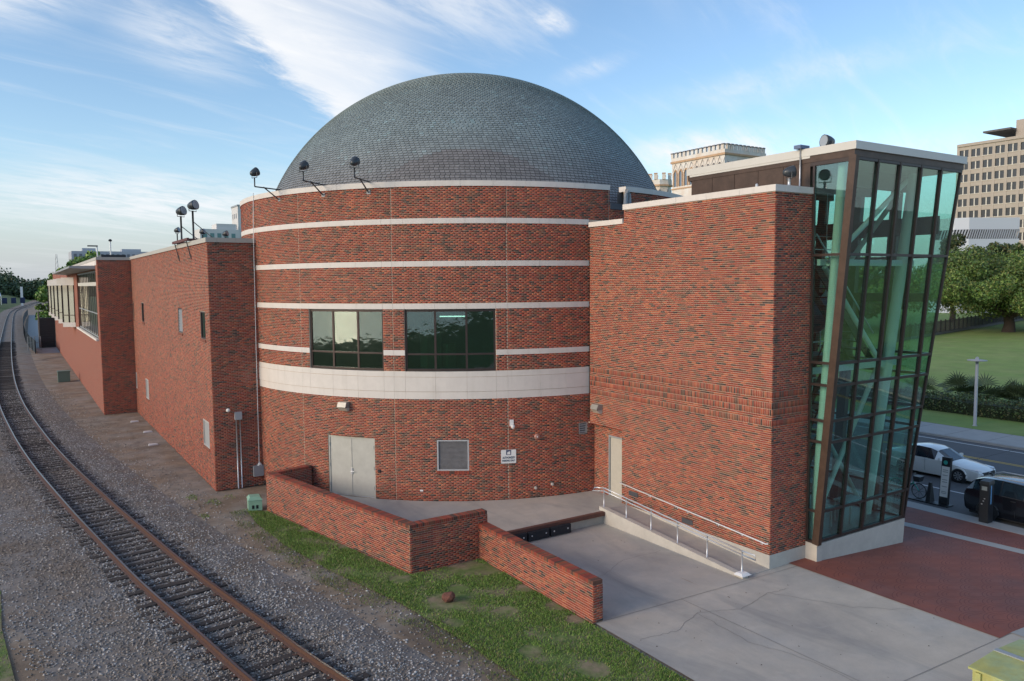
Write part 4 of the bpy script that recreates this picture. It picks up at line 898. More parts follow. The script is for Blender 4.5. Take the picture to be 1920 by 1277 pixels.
# ------------------------------------------------------------------ floodlights
def flood_head(parent, c, aim, s=1., body=None):
    c = Vector(c); aim = Vector(aim).normalized(); b = MB()
    b.lathe(c-aim*.16*s, aim, [(.05*s, -.05*s), (.11*s, 0), (.16*s, .12*s), (.19*s, .26*s), (.195*s, .32*s)], 12); b.build('lamp_housing', body or m_flood, parent, True)
    b = MB(); b.lathe(c+aim*.16*s, aim, [(.175*s, 0), (.165*s, .012*s)], 12); b.build('lens', m_lens, parent)
    sd_ = aim.cross(Vector((0, 0, 1))).normalized(); b = MB(); b.tube([c+sd_*.2*s, c+sd_*.2*s-Vector((0, 0, .22*s)), c-sd_*.2*s-Vector((0, 0, .22*s)), c-sd_*.2*s], .016*s, 6); b.build('yoke', m_flood, parent)
for k, phi in enumerate((196.5, 209.9, 220.5)):
    o, tn, n = tang_frame(phi, 12.53, .0)
    t = thing('parapet_floodlight', ['floodlight on a bracket at the far left of the parapet', 'middle floodlight of the three on parapet brackets', 'parapet floodlight nearest the centre of the dome'][k], 'floodlight', o, 'floodlights on parapet brackets')
    e = o+n*1.12+Vector((0, 0, .44))
    b = MB(); b.beam(o-Vector((0, 0, .07)), o+Vector((0, 0, .07)), .16, .03, n); b.build('wall_plate', m_greybox, t)
    b = MB(); b.tube([o+n*.02, o+n*.72+Vector((0, 0, .45))], .026, 8); b.build('strut', m_dark, t, True)
    b = MB(); b.tube([o-n*.25+Vector((0, 0, .40)), e], .026, 8); b.build('arm', m_dark, t, True)
    b = MB(); b.tube([e, e+Vector((0, 0, .36))], .026, 8); b.build('post', m_dark, t, True)
    flood_head(t, e+Vector((0, 0, .56)), -n+Vector((0, 0, .5)), .92)
# roof of the long wing
def mast(x, y, z0, h, aim, s, label, brace=None, grp='floodlights on the long wing roof'):
    t = thing('roof_floodlight', label, 'floodlight', (x, y, z0), grp)
    b = MB(); b.tube([(x, y, z0), (x, y, z0+h)], .045 if h > 1 else .03, 8); b.build('mast', m_dark, t, True)
    if brace: b = MB(); b.tube([(x, y, z0+h*.62), brace], .02, 6); b.build('brace', m_dark, t, True)
    flood_head(t, (x, y, z0+h+.2*s), aim, s); return t
AIM = (-.35, -.5, -.45)
mast(7.2, 41.8, 11.15, 1.30, (.5, -.62, .15), 1.2, 'tall mast floodlight standing back along the wing roof edge', (7.95, 41.0, 11.15))
mast(7.2, 38.75, 11.15, 1.32, (.5, -.62, .15), 1.2, 'tallest mast floodlight, nearer the wing corner', (8.0, 38.2, 11.15))
mast(7.2, 43.0, 11.05, .62, (.6, -.5, .2), .75, 'small low floodlight left of the tall roof masts')
mast(8.2, 41.8, 11.0, .55, (.6, -.5, .2), .75, 'small floodlight just right of the tall roof masts')
mast(9.2, 41.3, 11.0, .45, (.6, -.5, .2), .75, 'small floodlight on the wing roof beside the round hall')
fr = thing('mast_frame', 'rusty steel outrigger frame under the roof mast lights', 'frame', (7.3, 40.2, 11.1))
for a, c in (((6.85, 38.2, 11.12), (6.85, 42.2, 11.12)), ((8.0, 38.2, 11.12), (8.0, 42.2, 11.12)), ((6.8, 38.75, 11.12), (8.1, 38.75, 11.12)), ((6.8, 41.8, 11.12), (8.1, 41.8, 11.12))):
    b = MB(); b.beam(a, c, .09, .12); b.build('frame_beam', mat('rust_paint', (.13, .05, .045), .7, var=.2), fr)
for y in (38.75, 41.8): b = MB(); b.tube([(6.86, y, 11.1), (7.02, y-.25, 10.2)], .025, 6); b.build('strut', m_dark, fr)
# stair wing and tower roof lights
t = thing('corner_floodlight', 'grey floodlight on the coping of the stair wing corner', 'floodlight', (20.35, 15.75, 11.88))
b = MB(); b.tube([(20.35, 15.75, 11.88), (20.35, 15.75, 12.15)], .045, 8); b.build('post', m_galv, t, True); flood_head(t, (20.35, 15.75, 12.33), (.55, -.3, .1), .95)
t = thing('tower_floodlight', 'dark floodlight on the flat roof of the glass tower', 'floodlight', (21.75, 15.4, 13.11))
b = MB(); b.tube([(21.75, 15.4, 13.11), (21.75, 15.4, 13.22)], .05, 8); b.build('post', m_dark, t, True); flood_head(t, (21.75, 15.4, 13.33), (-.75, .2, .05), 1.05)
t = thing('roof_conduit', 'thin grey conduit rising past the roof edge to a small box', 'conduit', (21.1, 15.95, 11.88))
b = MB(); b.tube([(21.13, 15.95, 11.7), (21.13, 15.95, 13.2)], .025, 8); b.build('pipe', m_galv, t, True); b = MB(); b.box(21.0, 21.45, 15.85, 16.1, 13.13, 13.24); b.build('junction_box', mat('blue_grey', (.12, .17, .28), .5), t)
b = MB(); b.lathe((20.6, 17.2, 11.7), (0, 0, 1), [(.05, 0), (.05, .42), (.03, .45)], 10); tag(b.build('vent_pipe', m_galv), 'short roof vent pipe behind the stair wing coping', 'pipe')

# wall lights and fittings on the round hall
def wall_pack(o, tn, n, label, s=1.):
    t = thing('wall_light', label, 'wall light', o, 'box wall lights'); o = Vector(o); tn = Vector(tn); n = Vector(n); Z = Vector((0, 0, 1))
    b = MB(); q = lambda u, d, z: o+tn*u*s+n*d*s+Z*z*s
    b.hexa([q(-.2, 0, -.02), q(.2, 0, -.02), q(.2, .30, .0), q(-.2, .30, .0), q(-.2, 0, .19), q(.2, 0, .19), q(.2, .22, .19), q(-.2, .22, .19)]); b.build('housing', mat('aged_aluminium', (.36, .35, .32), .45, metal=.3, var=.15), t)
    b = MB(); b.hexa([q(-.19, 0, -.17), q(.19, 0, -.17), q(.19, .12, -.17), q(-.19, .12, -.17), q(-.19, 0, -.025), q(.19, 0, -.025), q(.19, .28, -.025), q(-.19, .28, -.025)]); b.build('refractor', mat('refractor', (.55, .52, .44), .25), t)
o, tn, n = tang_frame(214.05, 4.1, .008); wall_pack(o, tn, n, 'box wall light above the double steel doors')
wall_pack((XC-.008, 23.87, 3.95), (0, -1, 0), (-1, 0, 0), 'box wall light above the recessed side door')
t = thing('security_camera', 'white security camera on the curved brick wall above the sign', 'camera'); o, tn, n = tang_frame(248.3, 3.5, .008)
b = MB(); b.beam(o-Vector((0, 0, .13)), o+Vector((0, 0, .13)), .16, .04, n); b.build('mount', m_white, t); b = MB(); b.lathe(o+n*.12-Vector((0, 0, .10))+tn*.03, (0, 0, -1), [(.075, -.03), (.08, .03), (.06, .09), (.02, .12)], 10); b.build('dome', m_white, t, True)
o, tn, n = tang_frame(253.5, 2.9, .008); t = thing('alarm_bell', 'round copper coloured alarm bell on the brick', 'bell', o); b = MB(); b.lathe(o, n, [(.12, 0), (.125, .02), (.10, .06), (.04, .075)], 16); b.build('gong', mat('copper_pink', (.45, .24, .19), .45, metal=.3), t, True); b = MB(); b.lathe(o+n*.075, n, [(.035, 0), (.02, .03)], 10); b.build('centre_cap', m_galv, t)
for phi, z, lb in ((253.1, .84, 'grey pipe cap low on the brick, nearer the sign'), (256.65, .93, 'grey pipe cap low on the brick, nearer the ramp')):
    o, tn, n = tang_frame(phi, z, .005); b = MB(); b.lathe(o, n, [(.06, 0), (.06, .05), (.035, .055), (.03, .10)], 10); tag(b.build('pipe_cap', mat('cap_grey', (.5, .47, .43), .5)), lb, 'pipe cap', 'capped pipes')
o, tn, n = tang_frame(221.5, 1.57, .006); b = MB(); b.beam(o-Vector((0, 0, .06)), o+Vector((0, 0, .06)), .11, .08, n); tag(b.build('door_buzzer', m_dark), 'small black buzzer beside the steel doors', 'buzzer')
o, tn, n = tang_frame(230.3, .86, .006); b = MB(); b.beam(o-Vector((0, 0, .03)), o+Vector((0, 0, .03)), .13, .05, n); tag(b.build('outlet_cover', m_white), 'tiny white outlet cover low on the brick', 'outlet')
# authorised parking sign
o, tn, n = tang_frame(247.63, 2.17, .022); t = thing('parking_sign', 'white sign reading authorized parking only on the brick', 'sign', o)
b = MB(); b.beam(o-Vector((0, 0, .27)), o+Vector((0, 0, .27)), .60, .014, n); b.build('board', m_white, t)
def text(s, c, size, m_, parent, ux, uy_, name='lettering', ext=.002):
    cu = bpy.data.curves.new(name, 'FONT'); cu.body = s; cu.size = size; cu.align_x = 'CENTER'; cu.align_y = 'CENTER'; cu.extrude = ext; cu.offset = size*.02
    ob = bpy.data.objects.new(name, cu); COL.objects.link(ob); ux = Vector(ux).normalized(); uy_ = Vector(uy_).normalized(); uz = ux.cross(uy_)
    M_ = Matrix((ux*.68, uy_, uz)).transposed().to_4x4(); M_.translation = c; ob.parent = parent; ob.matrix_parent_inverse = parent_inv(parent); ob.matrix_basis = M_; cu.materials.append(m_)
    bpy.context.view_layer.update(); me = bpy.data.meshes.new_from_object(ob.evaluated_get(bpy.context.evaluated_depsgraph_get())); ob2 = bpy.data.objects.new(name, me); COL.objects.link(ob2); ob2.parent = parent; ob2.matrix_parent_inverse = ob.matrix_parent_inverse; ob2.matrix_basis = M_
    if not me.materials: me.materials.append(m_)
    bpy.data.objects.remove(ob); return ob2
m_ink = mat('navy_ink', (.02, .025, .05), .6)
text('AUTHORIZED', o+n*.011-Vector((0, 0, .045)), .115, m_ink, t, tn, (0, 0, 1)); text('PARKING ONLY', o+n*.011-Vector((0, 0, .165)), .105, m_ink, t, tn, (0, 0, 1))
def qd(u, z, d=.010): return o+tn*u+Vector((0, 0, z))+n*d
b = MB(); b.hexa([qd(-.10, .06, .007), qd(.10, .06, .007), qd(.10, .06), qd(-.10, .06), qd(-.10, .262, .007), qd(.10, .262, .007), qd(.10, .262), qd(-.10, .262)]); b.build('emblem_square', mat('emblem_blue', (.07, .09, .16), .6), t)
b = MB(); b.hexa([qd(-.06, .085, .0101), qd(.07, .085, .0101), qd(.07, .085, .012), qd(-.06, .085, .012), qd(-.045, .175, .0101), qd(.06, .215, .0101), qd(.06, .215, .012), qd(-.045, .175, .012)]); b.build('emblem_shape', m_white, t)

# fittings on the long wing end
t = thing('dome_camera', 'white ball camera on the dark brick wing end', 'camera', (7.63, YL, 3.53)); b = MB(); b.lathe((7.63, YL-.02, 3.53), (0, -1, 0), [(.05, 0), (.085, .05), (.09, .10), (.06, .16), (.02, .18)], 12); b.build('shell', m_white, t, True)
t = thing('conduit_box', 'grey electrical box with two conduits running down the wing end', 'electrical box', (8.05, YL, 3.1)); b = MB(); b.box(7.9, 8.2, YL-.16, YL-.009, 3.08, 3.42); b.build('box', mat('light_grey', (.42, .43, .43), .5), t)
for x in (7.97, 8.13): b = MB(); b.tube([(x, YL-.05, 3.08), (x, YL-.05, .0)], .03, 8); b.build('conduit', m_galv, t, True)
b = MB(); b.box(8.62, 9.06, YL-.2, YL-.009, .45, .92); tag(b.build('meter_box', m_greybox), 'dark grey meter box in the corner by the round hall', 'electrical box')
t = thing('down_cable', 'thin white cable dropping from the parapet to a coiled end', 'cable', (8.93, YL-.08, 1)); b = MB(); b.tube([(9.02, YL-.1, 13.0), (8.97, YL-.09, 11.1), (8.93, YL-.07, 6.5), (8.9, YL-.06, 1.0)], .016, 6); b.build('cable_run', m_white, t)
b = MB()
for k in range(3): b.tube([(8.9+.11*math.cos(a)*(1-.2*k), YL-.1-.03*k, .82+.22*math.sin(a)*(1-.15*k)) for a in np.linspace(0, 2*PI, 13)], .018, 5, caps=False)
b.build('coil', m_white, t)

# ------------------------------------------------------------------ utilities, rock, skip
t = thing('utility_pedestal', 'pale green utility pedestal at the end of the low wall', 'utility box', (7.72, 31.4, 0)); b = MB()
b.hexa([(7.45, 31.15, 0), (7.95, 31.0, 0), (8.05, 31.6, 0), (7.55, 31.75, 0), (7.45, 31.15, .42), (7.95, 31.0, .42), (8.05, 31.6, .42), (7.55, 31.75, .42)]); b.build('body', mat('pedestal_green', (.24, .42, .30), .55, var=.08), t)
b = MB(); b.hexa([(7.43, 31.13, .422), (7.97, 30.98, .422), (8.07, 31.62, .422), (7.53, 31.77, .422), (7.53, 31.2, .54), (7.9, 31.1, .54), (7.97, 31.54, .54), (7.6, 31.66, .54)]); b.build('lid', MATS['pedestal_green'], t)
for s in (.35, .65): b = MB(); x = 7.45+.5*s; y = 31.15-.15*s; b.box(x-.05, x+.05, y-.012, y+.01, .08, .22); b.build('vent', m_dark, t)
t = thing('trackside_cabinet', 'small green metal cabinet on the dirt beside the rails', 'utility box', (3.6, 84.5, 0)); b = MB(); b.box(3.1, 4.1, 84, 85, 0, .95); b.build('body', mat('cabinet_green2', (.13, .19, .15), .6), t); b = MB(); b.box(3.05, 4.15, 83.95, 85.05, .952, 1.02); b.build('lid', MATS['cabinet_green2'], t)
bm = bmesh.new(); bmesh.ops.create_icosphere(bm, subdivisions=2, radius=.19)
for v in bm.verts: v.co *= 1+random.uniform(-.16, .16); v.co.z *= .75; v.co += Vector((9.95, 18.95, .13))
me = bpy.data.meshes.new('rock'); bm.to_mesh(me); bm.free(); tag(link('rock', me, mat('red_rock', (.16, .065, .045), .95, var=.3, vscale=6, bump=.4)), 'lone reddish rock on a bare patch of grass', 'rock')
t = thing('waste_skip', 'yellow green steel skip lid at the bottom right corner', 'skip', (16.6, 6.6, 0)); b = MB(); b.box(15.68, 17.7, 5.3, 7.58, .1, 1.26); b.build('body', m_dump, t)
b = MB(); b.add([(15.62, 5.2, 1.262), (17.76, 5.2, 1.262), (17.76, 7.64, 1.262), (15.62, 7.64, 1.262), (15.62, 5.2, 1.30), (17.76, 5.2, 1.30), (17.76, 7.64, 1.30), (15.62, 7.64, 1.30), (16.69, 5.2, 1.36), (16.69, 7.64, 1.36)], [(0, 1, 5, 8, 4), (3, 7, 9, 6, 2), (0, 4, 7, 3), (1, 2, 6, 5), (4, 8, 9, 7), (8, 5, 6, 9), (3, 2, 1, 0)]); b.build('lid', m_dump, t)
for y in (5.5, 6.2, 6.9, 7.45): b = MB(); b.box(15.62, 15.678, y-.05, y+.05, .15, 1.24); b.build('rib', m_dump, t)
for x in (15.95, 16.5, 17.3): b = MB(); b.box(x-.04, x+.04, 7.582, 7.63, .15, 1.24); b.build('rib', m_dump, t)
for k in range(2): b = MB(); b.tube([(15.9+k*.9, 6.2, 1.32), (15.9+k*.9, 6.2, 1.40), (16.2+k*.9, 6.2, 1.42), (16.2+k*.9, 6.2, 1.34)], .014, 6); b.build('lid_handle', m_dark, t)
b = MB(); b.box(16.62, 16.76, 5.2, 7.64, 1.352, 1.375); b.build('hinge_rod', m_greybox, t)

# ------------------------------------------------------------------ railway
TY = [-30, 0, 10, 17, 20, 25, 30, 35, 45, 55, 70, 90, 127, 185, 240, 290, 340, 400, 470, 560]; TX = [16.5, 8.9, 6.45, 4.85, 4.35, 3.5, 2.83, 2.2, 1.1, .28, -.60, -1.15, -1.45, -1.52, -1.45, -1.2, -.3, 3.0, 7.5, 14.5]
from bisect import bisect
def tx(y):
    i = min(max(bisect(TY, y)-1, 1), len(TY)-3); p = TY[i-1:i+3]; q = TX[i-1:i+3]
    m1 = (q[2]-q[0])/(p[2]-p[0]); m2 = (q[3]-q[1])/(p[3]-p[1]); h = p[2]-p[1]; s = (y-p[1])/h
    return (2*s**3-3*s**2+1)*q[1]+(s**3-2*s**2+s)*h*m1+(-2*s**3+3*s**2)*q[2]+(s**3-s**2)*h*m2
def tdir(y): d = Vector((tx(y+.5)-tx(y-.5), 1., 0)); return d.normalized()
ZT_ = .24
TRK = thing('railway_track', 'single railway track curving past the museum', 'railway track', (4.4, 20, 0))
yy = np.r_[np.arange(-12, 120, 1.0), np.arange(120, 560, 5.)]
for s in (-1, 1):
    prof = [(-.075, -.16), (.075, -.16), (.075, -.145), (.012, -.12), (.012, -.045), (.036, -.03), (.036, 0), (-.036, 0), (-.036, -.03), (-.012, -.045), (-.012, -.12), (-.075, -.145)]
    b = MB(); k = len(prof); hd = MB()
    for y in yy:
        d = tdir(y); n = Vector((d.y, -d.x, 0)); c = Vector((tx(y), y, 0))+n*s*.755
        for u, z in prof: b.v.append(tuple(c+n*u+Vector((0, 0, ZT_+z))))
        for u, z in ((-.026, .0035), (.026, .0035)): hd.v.append(tuple(c+n*u+Vector((0, 0, ZT_+z))))
    for i in range(len(yy)-1):
        for j in range(k): b.f.append((i*k+j, i*k+(j+1) % k, (i+1)*k+(j+1) % k, (i+1)*k+j))
        hd.f.append((i*2, i*2+1, i*2+3, i*2+2))
    R_ = b.build('rail', m_rail, TRK); hd.build('running_surface', m_railtop, R_)
tmesh = []
for k in range(5):
    b = MB(); L = 1.3+random.uniform(-.05, .05); q = [(-L, -.115), (L, -.115+random.uniform(-.01, .01)), (L, .115), (-L, .115)]
    b.hexa([(x, y, -.12) for x, y in q]+[(x, y, .055+random.uniform(-.006, .006)) for x, y in q]); me = bpy.data.meshes.new('tie'); me.from_pydata(b.v, [], b.f); me.materials.append(m_tie); tmesh.append(me)
wi = parent_inv(TRK); y = 8.
plates = MB()
while y < 150:
    ob = bpy.data.objects.new('tie', random.choice(tmesh)); COL.objects.link(ob); ob.parent = TRK; ob.matrix_parent_inverse = wi
    d = tdir(y); ob.matrix_basis = Matrix.Translation((tx(y)+random.uniform(-.10, .10), y, .026+random.uniform(-.022, .016))) @ Matrix.Rotation(math.atan2(d.y, d.x)-PI/2+random.uniform(-.05, .05), 4, 'Z')
    if y < 60:
        n = Vector((d.y, -d.x, 0))
        for s in (-1, 1): c = Vector((tx(y), y, 0))+n*s*.755; plates.beam(c-n*.17+Vector((0, 0, .081)), c+n*.17+Vector((0, 0, .081)), .18, .012)
    y += .53*random.uniform(.94, 1.06)
plates.build('tie_plates', m_rail, TRK, kind='stuff')
# ballast bed and stones
b = MB(); offs = [(-4.3, -.034), (-3.2, .008), (-1.7, .06), (-.5, .045), (.5, .045), (1.7, .07), (2.3, .03), (3.0, -.036)]; yb_ = np.r_[np.arange(-15, 120, 1.5), np.arange(120, 560, 8.)]
for y in yb_:
    d = tdir(y); n = Vector((d.y, -d.x, 0))
    for o_, z in offs:
        wob = .35*math.sin(y*.8+o_)+.25*math.sin(y*.37) if abs(o_) > 4 else 0
        b.v.append((tx(y)+n.x*(o_+wob), y+n.y*(o_+wob), z+.004))
k = len(offs); b.f = [(i*k+j, i*k+j+1, (i+1)*k+j+1, (i+1)*k+j) for i in range(len(yb_)-1) for j in range(k-1)]
b.build('ballast', m_ballastbed, kind='stuff')
def stones(name, n, sampler, rmin, rmax, tones, seed):
    r_ = np.random.default_rng(seed); P = sampler(n, r_); n = len(P); s = r_.uniform(rmin, rmax, n)
    base = np.array([(1, 0, 0), (0, 1, 0), (-1, 0, 0), (0, -1, 0), (0, 0, .7), (0, 0, -.5)]); F3 = np.array([(0, 1, 4), (1, 2, 4), (2, 3, 4), (3, 0, 4), (1, 0, 5), (2, 1, 5), (3, 2, 5), (0, 3, 5)])[:4 if rmax < .03 else 8]
    jit = r_.uniform(.55, 1.25, (n, 6, 3)); a = r_.uniform(0, 2*PI, n); ca, sa = np.cos(a), np.sin(a); v = base[None]*jit*s[:, None, None]
    x = v[..., 0]*ca[:, None]-v[..., 1]*sa[:, None]; y = v[..., 0]*sa[:, None]+v[..., 1]*ca[:, None]; tl = r_.uniform(-.4, .4, (n, 2)); z = v[..., 2]+x*tl[:, :1]+y*tl[:, 1:]
    v = np.stack([x+P[:, :1], y+P[:, 1:2], z+P[:, 2:3]], -1).reshape(-1, 3); f = (F3[None]+6*np.arange(n)[:, None, None]).reshape(-1, 3)
    t = np.array(tones)[r_.integers(0, len(tones), n)]*r_.uniform(.6, 1.2, (n, 1))
    br = np.clip(.5+.9*np.sin(P[:, 0]*.55+1.7*np.sin(P[:, 1]*.21))*np.sin(P[:, 1]*.33+P[:, 0]*.4)+np.where(P[:, 0] < np.interp(P[:, 1], YT_, XT_)-1.6, .35, -.75), 0, 1)[:, None]*.7; t = t*(1-br)+t.mean(1, keepdims=True)*np.array([[1.02, .80, .60]])*.85*br
    return npmesh(name, v, f, np.repeat(t, 6, 0), m_pebble, None, 'stuff')
YT_ = np.linspace(-15, 140, 1600); XT_ = np.array([tx(y) for y in YT_])
def samp_ballast(n, r_):
    y = 9+70*r_.random(n)**2.1; o_ = r_.uniform(-4.4, 4.4, n); keep = r_.random(n) < np.clip(np.where(o_ > 0, 1.75-np.abs(o_)/2.1, 1.25-np.abs(o_)/4.6), .10, 1); y, o_ = y[keep], o_[keep]
    x = np.interp(y, YT_, XT_)+o_; z = np.maximum(np.interp(o_, [q[0] for q in offs], [q[1] for q in offs]), -.03)+.012
    tie_z = np.where(np.abs(o_) < 1.3, r_.uniform(-.012, .022, len(o_)), .0)
    return np.stack([x, y, z+tie_z], 1)
GT = [(.33, .33, .335), (.24, .235, .235), (.44, .43, .42), (.16, .15, .145), (.36, .33, .295), (.55, .54, .53), (.27, .23, .195)]
stones('ballast_stones', 105000, samp_ballast, .022, .05, GT, 11)
def samp_dirt(n, r_):
    y = 10+60*r_.random(n)**2; x = np.interp(y, YT_, XT_)+r_.uniform(-9, 7, n); k = (x > -8) & (x < np.where(y > 35, 7.0, np.where(y > 31, 8.1, 8.1+(31-y)*.19))); return np.stack([x[k], y[k], np.full(k.sum(), -.022)], 1)
stones('loose_stones', 13000, samp_dirt, .012, .032, GT+[(.2, .15, .1), (.25, .19, .13)], 12)

# ------------------------------------------------------------------ grass strip by the wall
gpoly = [(7.4, 31.2), (8.05, 30.7), (9.9, 21.35), (12.4, 21.35), (12.38, 12.4), (12.3, 6), (9.4, 6), (9.25, 14), (9.1, 16.6), (8.75, 19.6), (7.95, 23.1), (7.45, 26.5), (7.3, 29.5)]
gs = MB(); gs.add([(x, y, .0045) for x, y in gpoly], [tuple(range(len(gpoly)))]); gs.build('grass_bed', m_grasssoil, kind='stuff')
def inpoly(x, y, P):
    c = np.zeros(len(x), bool); j = len(P)-1
    for i in range(len(P)):
        xi, yi = P[i]; xj, yj = P[j]; k = ((yi > y) != (yj > y)) & (x < (xj-xi)*(y-yi)/(yj-yi+1e-9)+xi); c ^= k; j = i
    return c
def blades(name, n, poly, h, seed, bare=(), dens=None, z=0., tones=None):
    r_ = np.random.default_rng(seed); xs_ = [p[0] for p in poly]; ys_ = [p[1] for p in poly]
    x = r_.uniform(min(xs_), max(xs_), n); y = r_.uniform(min(ys_), max(ys_), n); k = inpoly(x, y, poly)
    nz = np.sin(x*2.3+1.3*np.sin(y*1.7))*np.sin(y*1.9+.8*np.sin(x*2.9))
    k &= r_.random(n) < np.clip(.85+.75*nz, .08, 1)
    for bx, by, br in bare: k &= (np.hypot(x-bx, y-by) > br*(.75+.4*r_.random(n)))
    x, y, nz = x[k], y[k], nz[k]; n = len(x); a = r_.uniform(0, 2*PI, n); hh = h*r_.uniform(.5, 1.3, n); wd = .011*r_.uniform(.7, 1.5, n); ln = hh*r_.uniform(.2, .9, n); la = r_.uniform(0, 2*PI, n)
    zz = np.full(n, z+.003); c, s = np.cos(a)*wd, np.sin(a)*wd
    v = np.stack([np.stack([x-c, y-s, zz], 1), np.stack([x+c, y+s, zz], 1), np.stack([x+np.cos(la)*ln, y+np.sin(la)*ln, zz+hh], 1)], 1).reshape(-1, 3)
    T = np.array(tones or [(.15, .26, .045), (.125, .22, .038), (.20, .30, .06), (.24, .27, .08), (.32, .27, .13)]); pr_ = np.array([.34, .3, .2, .1, .06]); t = T[r_.choice(5, n, p=pr_)]*r_.uniform(.75, 1.25, (n, 1))
    return npmesh(name, v, np.arange(3*n).reshape(-1, 3), np.repeat(t, 3, 0), m_grass, None, 'stuff')
blades('grass', 230000, gpoly, .055, 21, [(9.95, 18.95, .75), (11.6, 20.9, .7), (12.1, 20.4, .55), (12.3, 18.5, .35), (12.3, 17., .35), (10.6, 19.6, .35), (11.0, 17.5, .3), (9.2, 25, .3), (12.2, 16, .3), (9.5, 21.2, .35), (8.6, 27.5, .3), (10.2, 15.2, .35), (9.4, 17.6, .3), (10.9, 13.6, .4)])
fr_poly = [(6.8, 31.4), (7.5, 31.5), (7.5, 29), (7.7, 26.4), (8.2, 23.2), (9., 19.6), (9.4, 16.6), (9.6, 12), (9.6, 6), (8.5, 6), (8.7, 14), (8.4, 17), (8., 19.6), (7.2, 23), (6.8, 26.5), (6.6, 29.5)]
blades('grass_fringe', 42000, fr_poly, .05, 23, tones=[(.12, .17, .04), (.10, .15, .035), (.18, .19, .06), (.22, .20, .09), (.26, .22, .11)])
lev_toe = [(-.4, 20.5), (-.7, 24), (-.75, 27), (-1.6, 30), (-9, 40), (-9, 2), (2.6, 12)]
gs = MB(); gs.add([(x, y, .0065) for x, y in lev_toe], [tuple(range(len(lev_toe)))]); gs.build('levee_toe_grass_bed', m_grasssoil, kind='stuff')
blades('levee_toe_grass', 60000, lev_toe, .06, 22)
for (x, y, s) in ((6.6, 33.4, .3), (7.3, 33.8, .2), (6.0, 34.6, .25), (5.9, 31.5, .2)): blades('weed_tuft', 260, [(x+s*math.cos(a)*random.uniform(.3, 1.5), y+s*2*math.sin(a)*random.uniform(.3, 1.5)) for a in np.linspace(0, 2*PI, 13)[:-1]], .06, int(x*100), z=-.03)
# scraps of litter and stained earth along the wing foot
for k, (x, y, lb) in enumerate(((6.3, 56.5, 'largest white scrap of litter by the wing corner'), (6.2, 47.6, 'white scrap of litter midway along the wing foot'), (6.5, 52.0, 'broken white post lying by the wing foot'))):
    b = MB(); b.hexa([(x-.22, y-.2, -.03), (x+.3, y-.12, -.03), (x+.25, y+.2, -.03), (x-.2, y+.15, -.03), (x-.2, y-.17, .03), (x+.26, y-.1, .05), (x+.2, y+.16, .02), (x-.16, y+.12, .04)]); tag(b.build('litter_scrap', m_white), lb, 'litter')

# ------------------------------------------------------------------ levee and river on the far side of the track
b = MB(); yl_ = np.r_[np.arange(-200, 200, 20.), np.arange(200, 1500, 50.)]; cs = [(0, -.02), (-3, .25), (-14, 3.6), (-20, 3.8), (-24, 3.7), (-40, -.5)]
def ltoe(y): return -6.5 if y < 130 else (-6.5+min(1, (y-130)/120)*2.2+max(0, (y-340))*.055)
for y in yl_:
    for o_, z in cs: b.v.append((ltoe(y)+o_, y, z))
k = len(cs); b.f = [(i*k+j, (i+1)*k+j, (i+1)*k+j+1, i*k+j+1) for i in range(len(yl_)-1) for j in range(k-1)]
struct(b.build('levee', mat('levee_grass', (.085, .125, .035), .95, var=.2, vscale=.3, bump=.4, bscale=20), smooth=True))
b = MB(); b.add([(-1600, -1500, .0), (-46, -1500, .0), (-46, 900, .0), (-1600, 900, .0)], [(0, 1, 2, 3)]); struct(b.build('river', mat('river_water', (.06, .055, .045), .18, bump=.5, bscale=.6)))

# ------------------------------------------------------------------ foliage
LEAF = {'oak': [(0.073, 0.140, 0.027), (0.099, 0.173, 0.034), (0.132, 0.198, 0.041), (0.053, 0.107, 0.024), (0.172, 0.198, 0.054)], 'dark': [(.041, .074, .024), (.061, .101, .030), (.030, .054, .020), (.081, .121, .038), (.121, .115, .041)], 'bright': [(.135, .243, .041), (.108, .203, .038), (.176, .284, .054), (.081, .162, .027), (.203, .297, .068)], 'far': [(.061, .101, .047), (.074, .115, .054), (.047, .081, .041), (.088, .121, .054), (.068, .108, .054)]}  # 'far' tones are muted: distance haze is put into the leaf colour
def leaves(name, clumps, n, size, pal, parent, seed, kind=None, shell=.55):
    """clumps: (x,y,z,rx,ry,rz)"""
    r_ = np.random.default_rng(seed); C = np.array(clumps); wv = (C[:, 3]*C[:, 4]*C[:, 5])**(2/3); idx = r_.choice(len(C), n, p=wv/wv.sum()); c = C[idx]
    d = r_.normal(size=(n, 3)); d /= np.linalg.norm(d, axis=1)[:, None]; rad = shell+(1-shell)*r_.random(n)**.5; rad *= r_.uniform(.85, 1.12, n)
    p = c[:, :3]+d*c[:, 3:6]*rad[:, None]
    nn = d+r_.normal(size=(n, 3))*.7; nn /= np.linalg.norm(nn, axis=1)[:, None]; t = np.cross(nn, r_.normal(size=(n, 3))); t /= np.linalg.norm(t, axis=1)[:, None]; bt_ = np.cross(nn, t)
    s = size*r_.uniform(.6, 1.5, n)[:, None]
    v = np.stack([p-t*s, p+bt_*s*.55, p+t*s, p-bt_*s*.55], 1).reshape(-1, 3); f = np.arange(4*n).reshape(-1, 4)
    T = np.array(LEAF[pal]); ct = r_.uniform(.75, 1.25, len(C)); cl = T[r_.integers(0, len(T), n)]*r_.uniform(.75, 1.25, (n, 1))*ct[idx][:, None]
    return npmesh(name, v, f, np.repeat(cl, 4, 0), m_leaf, parent, kind)
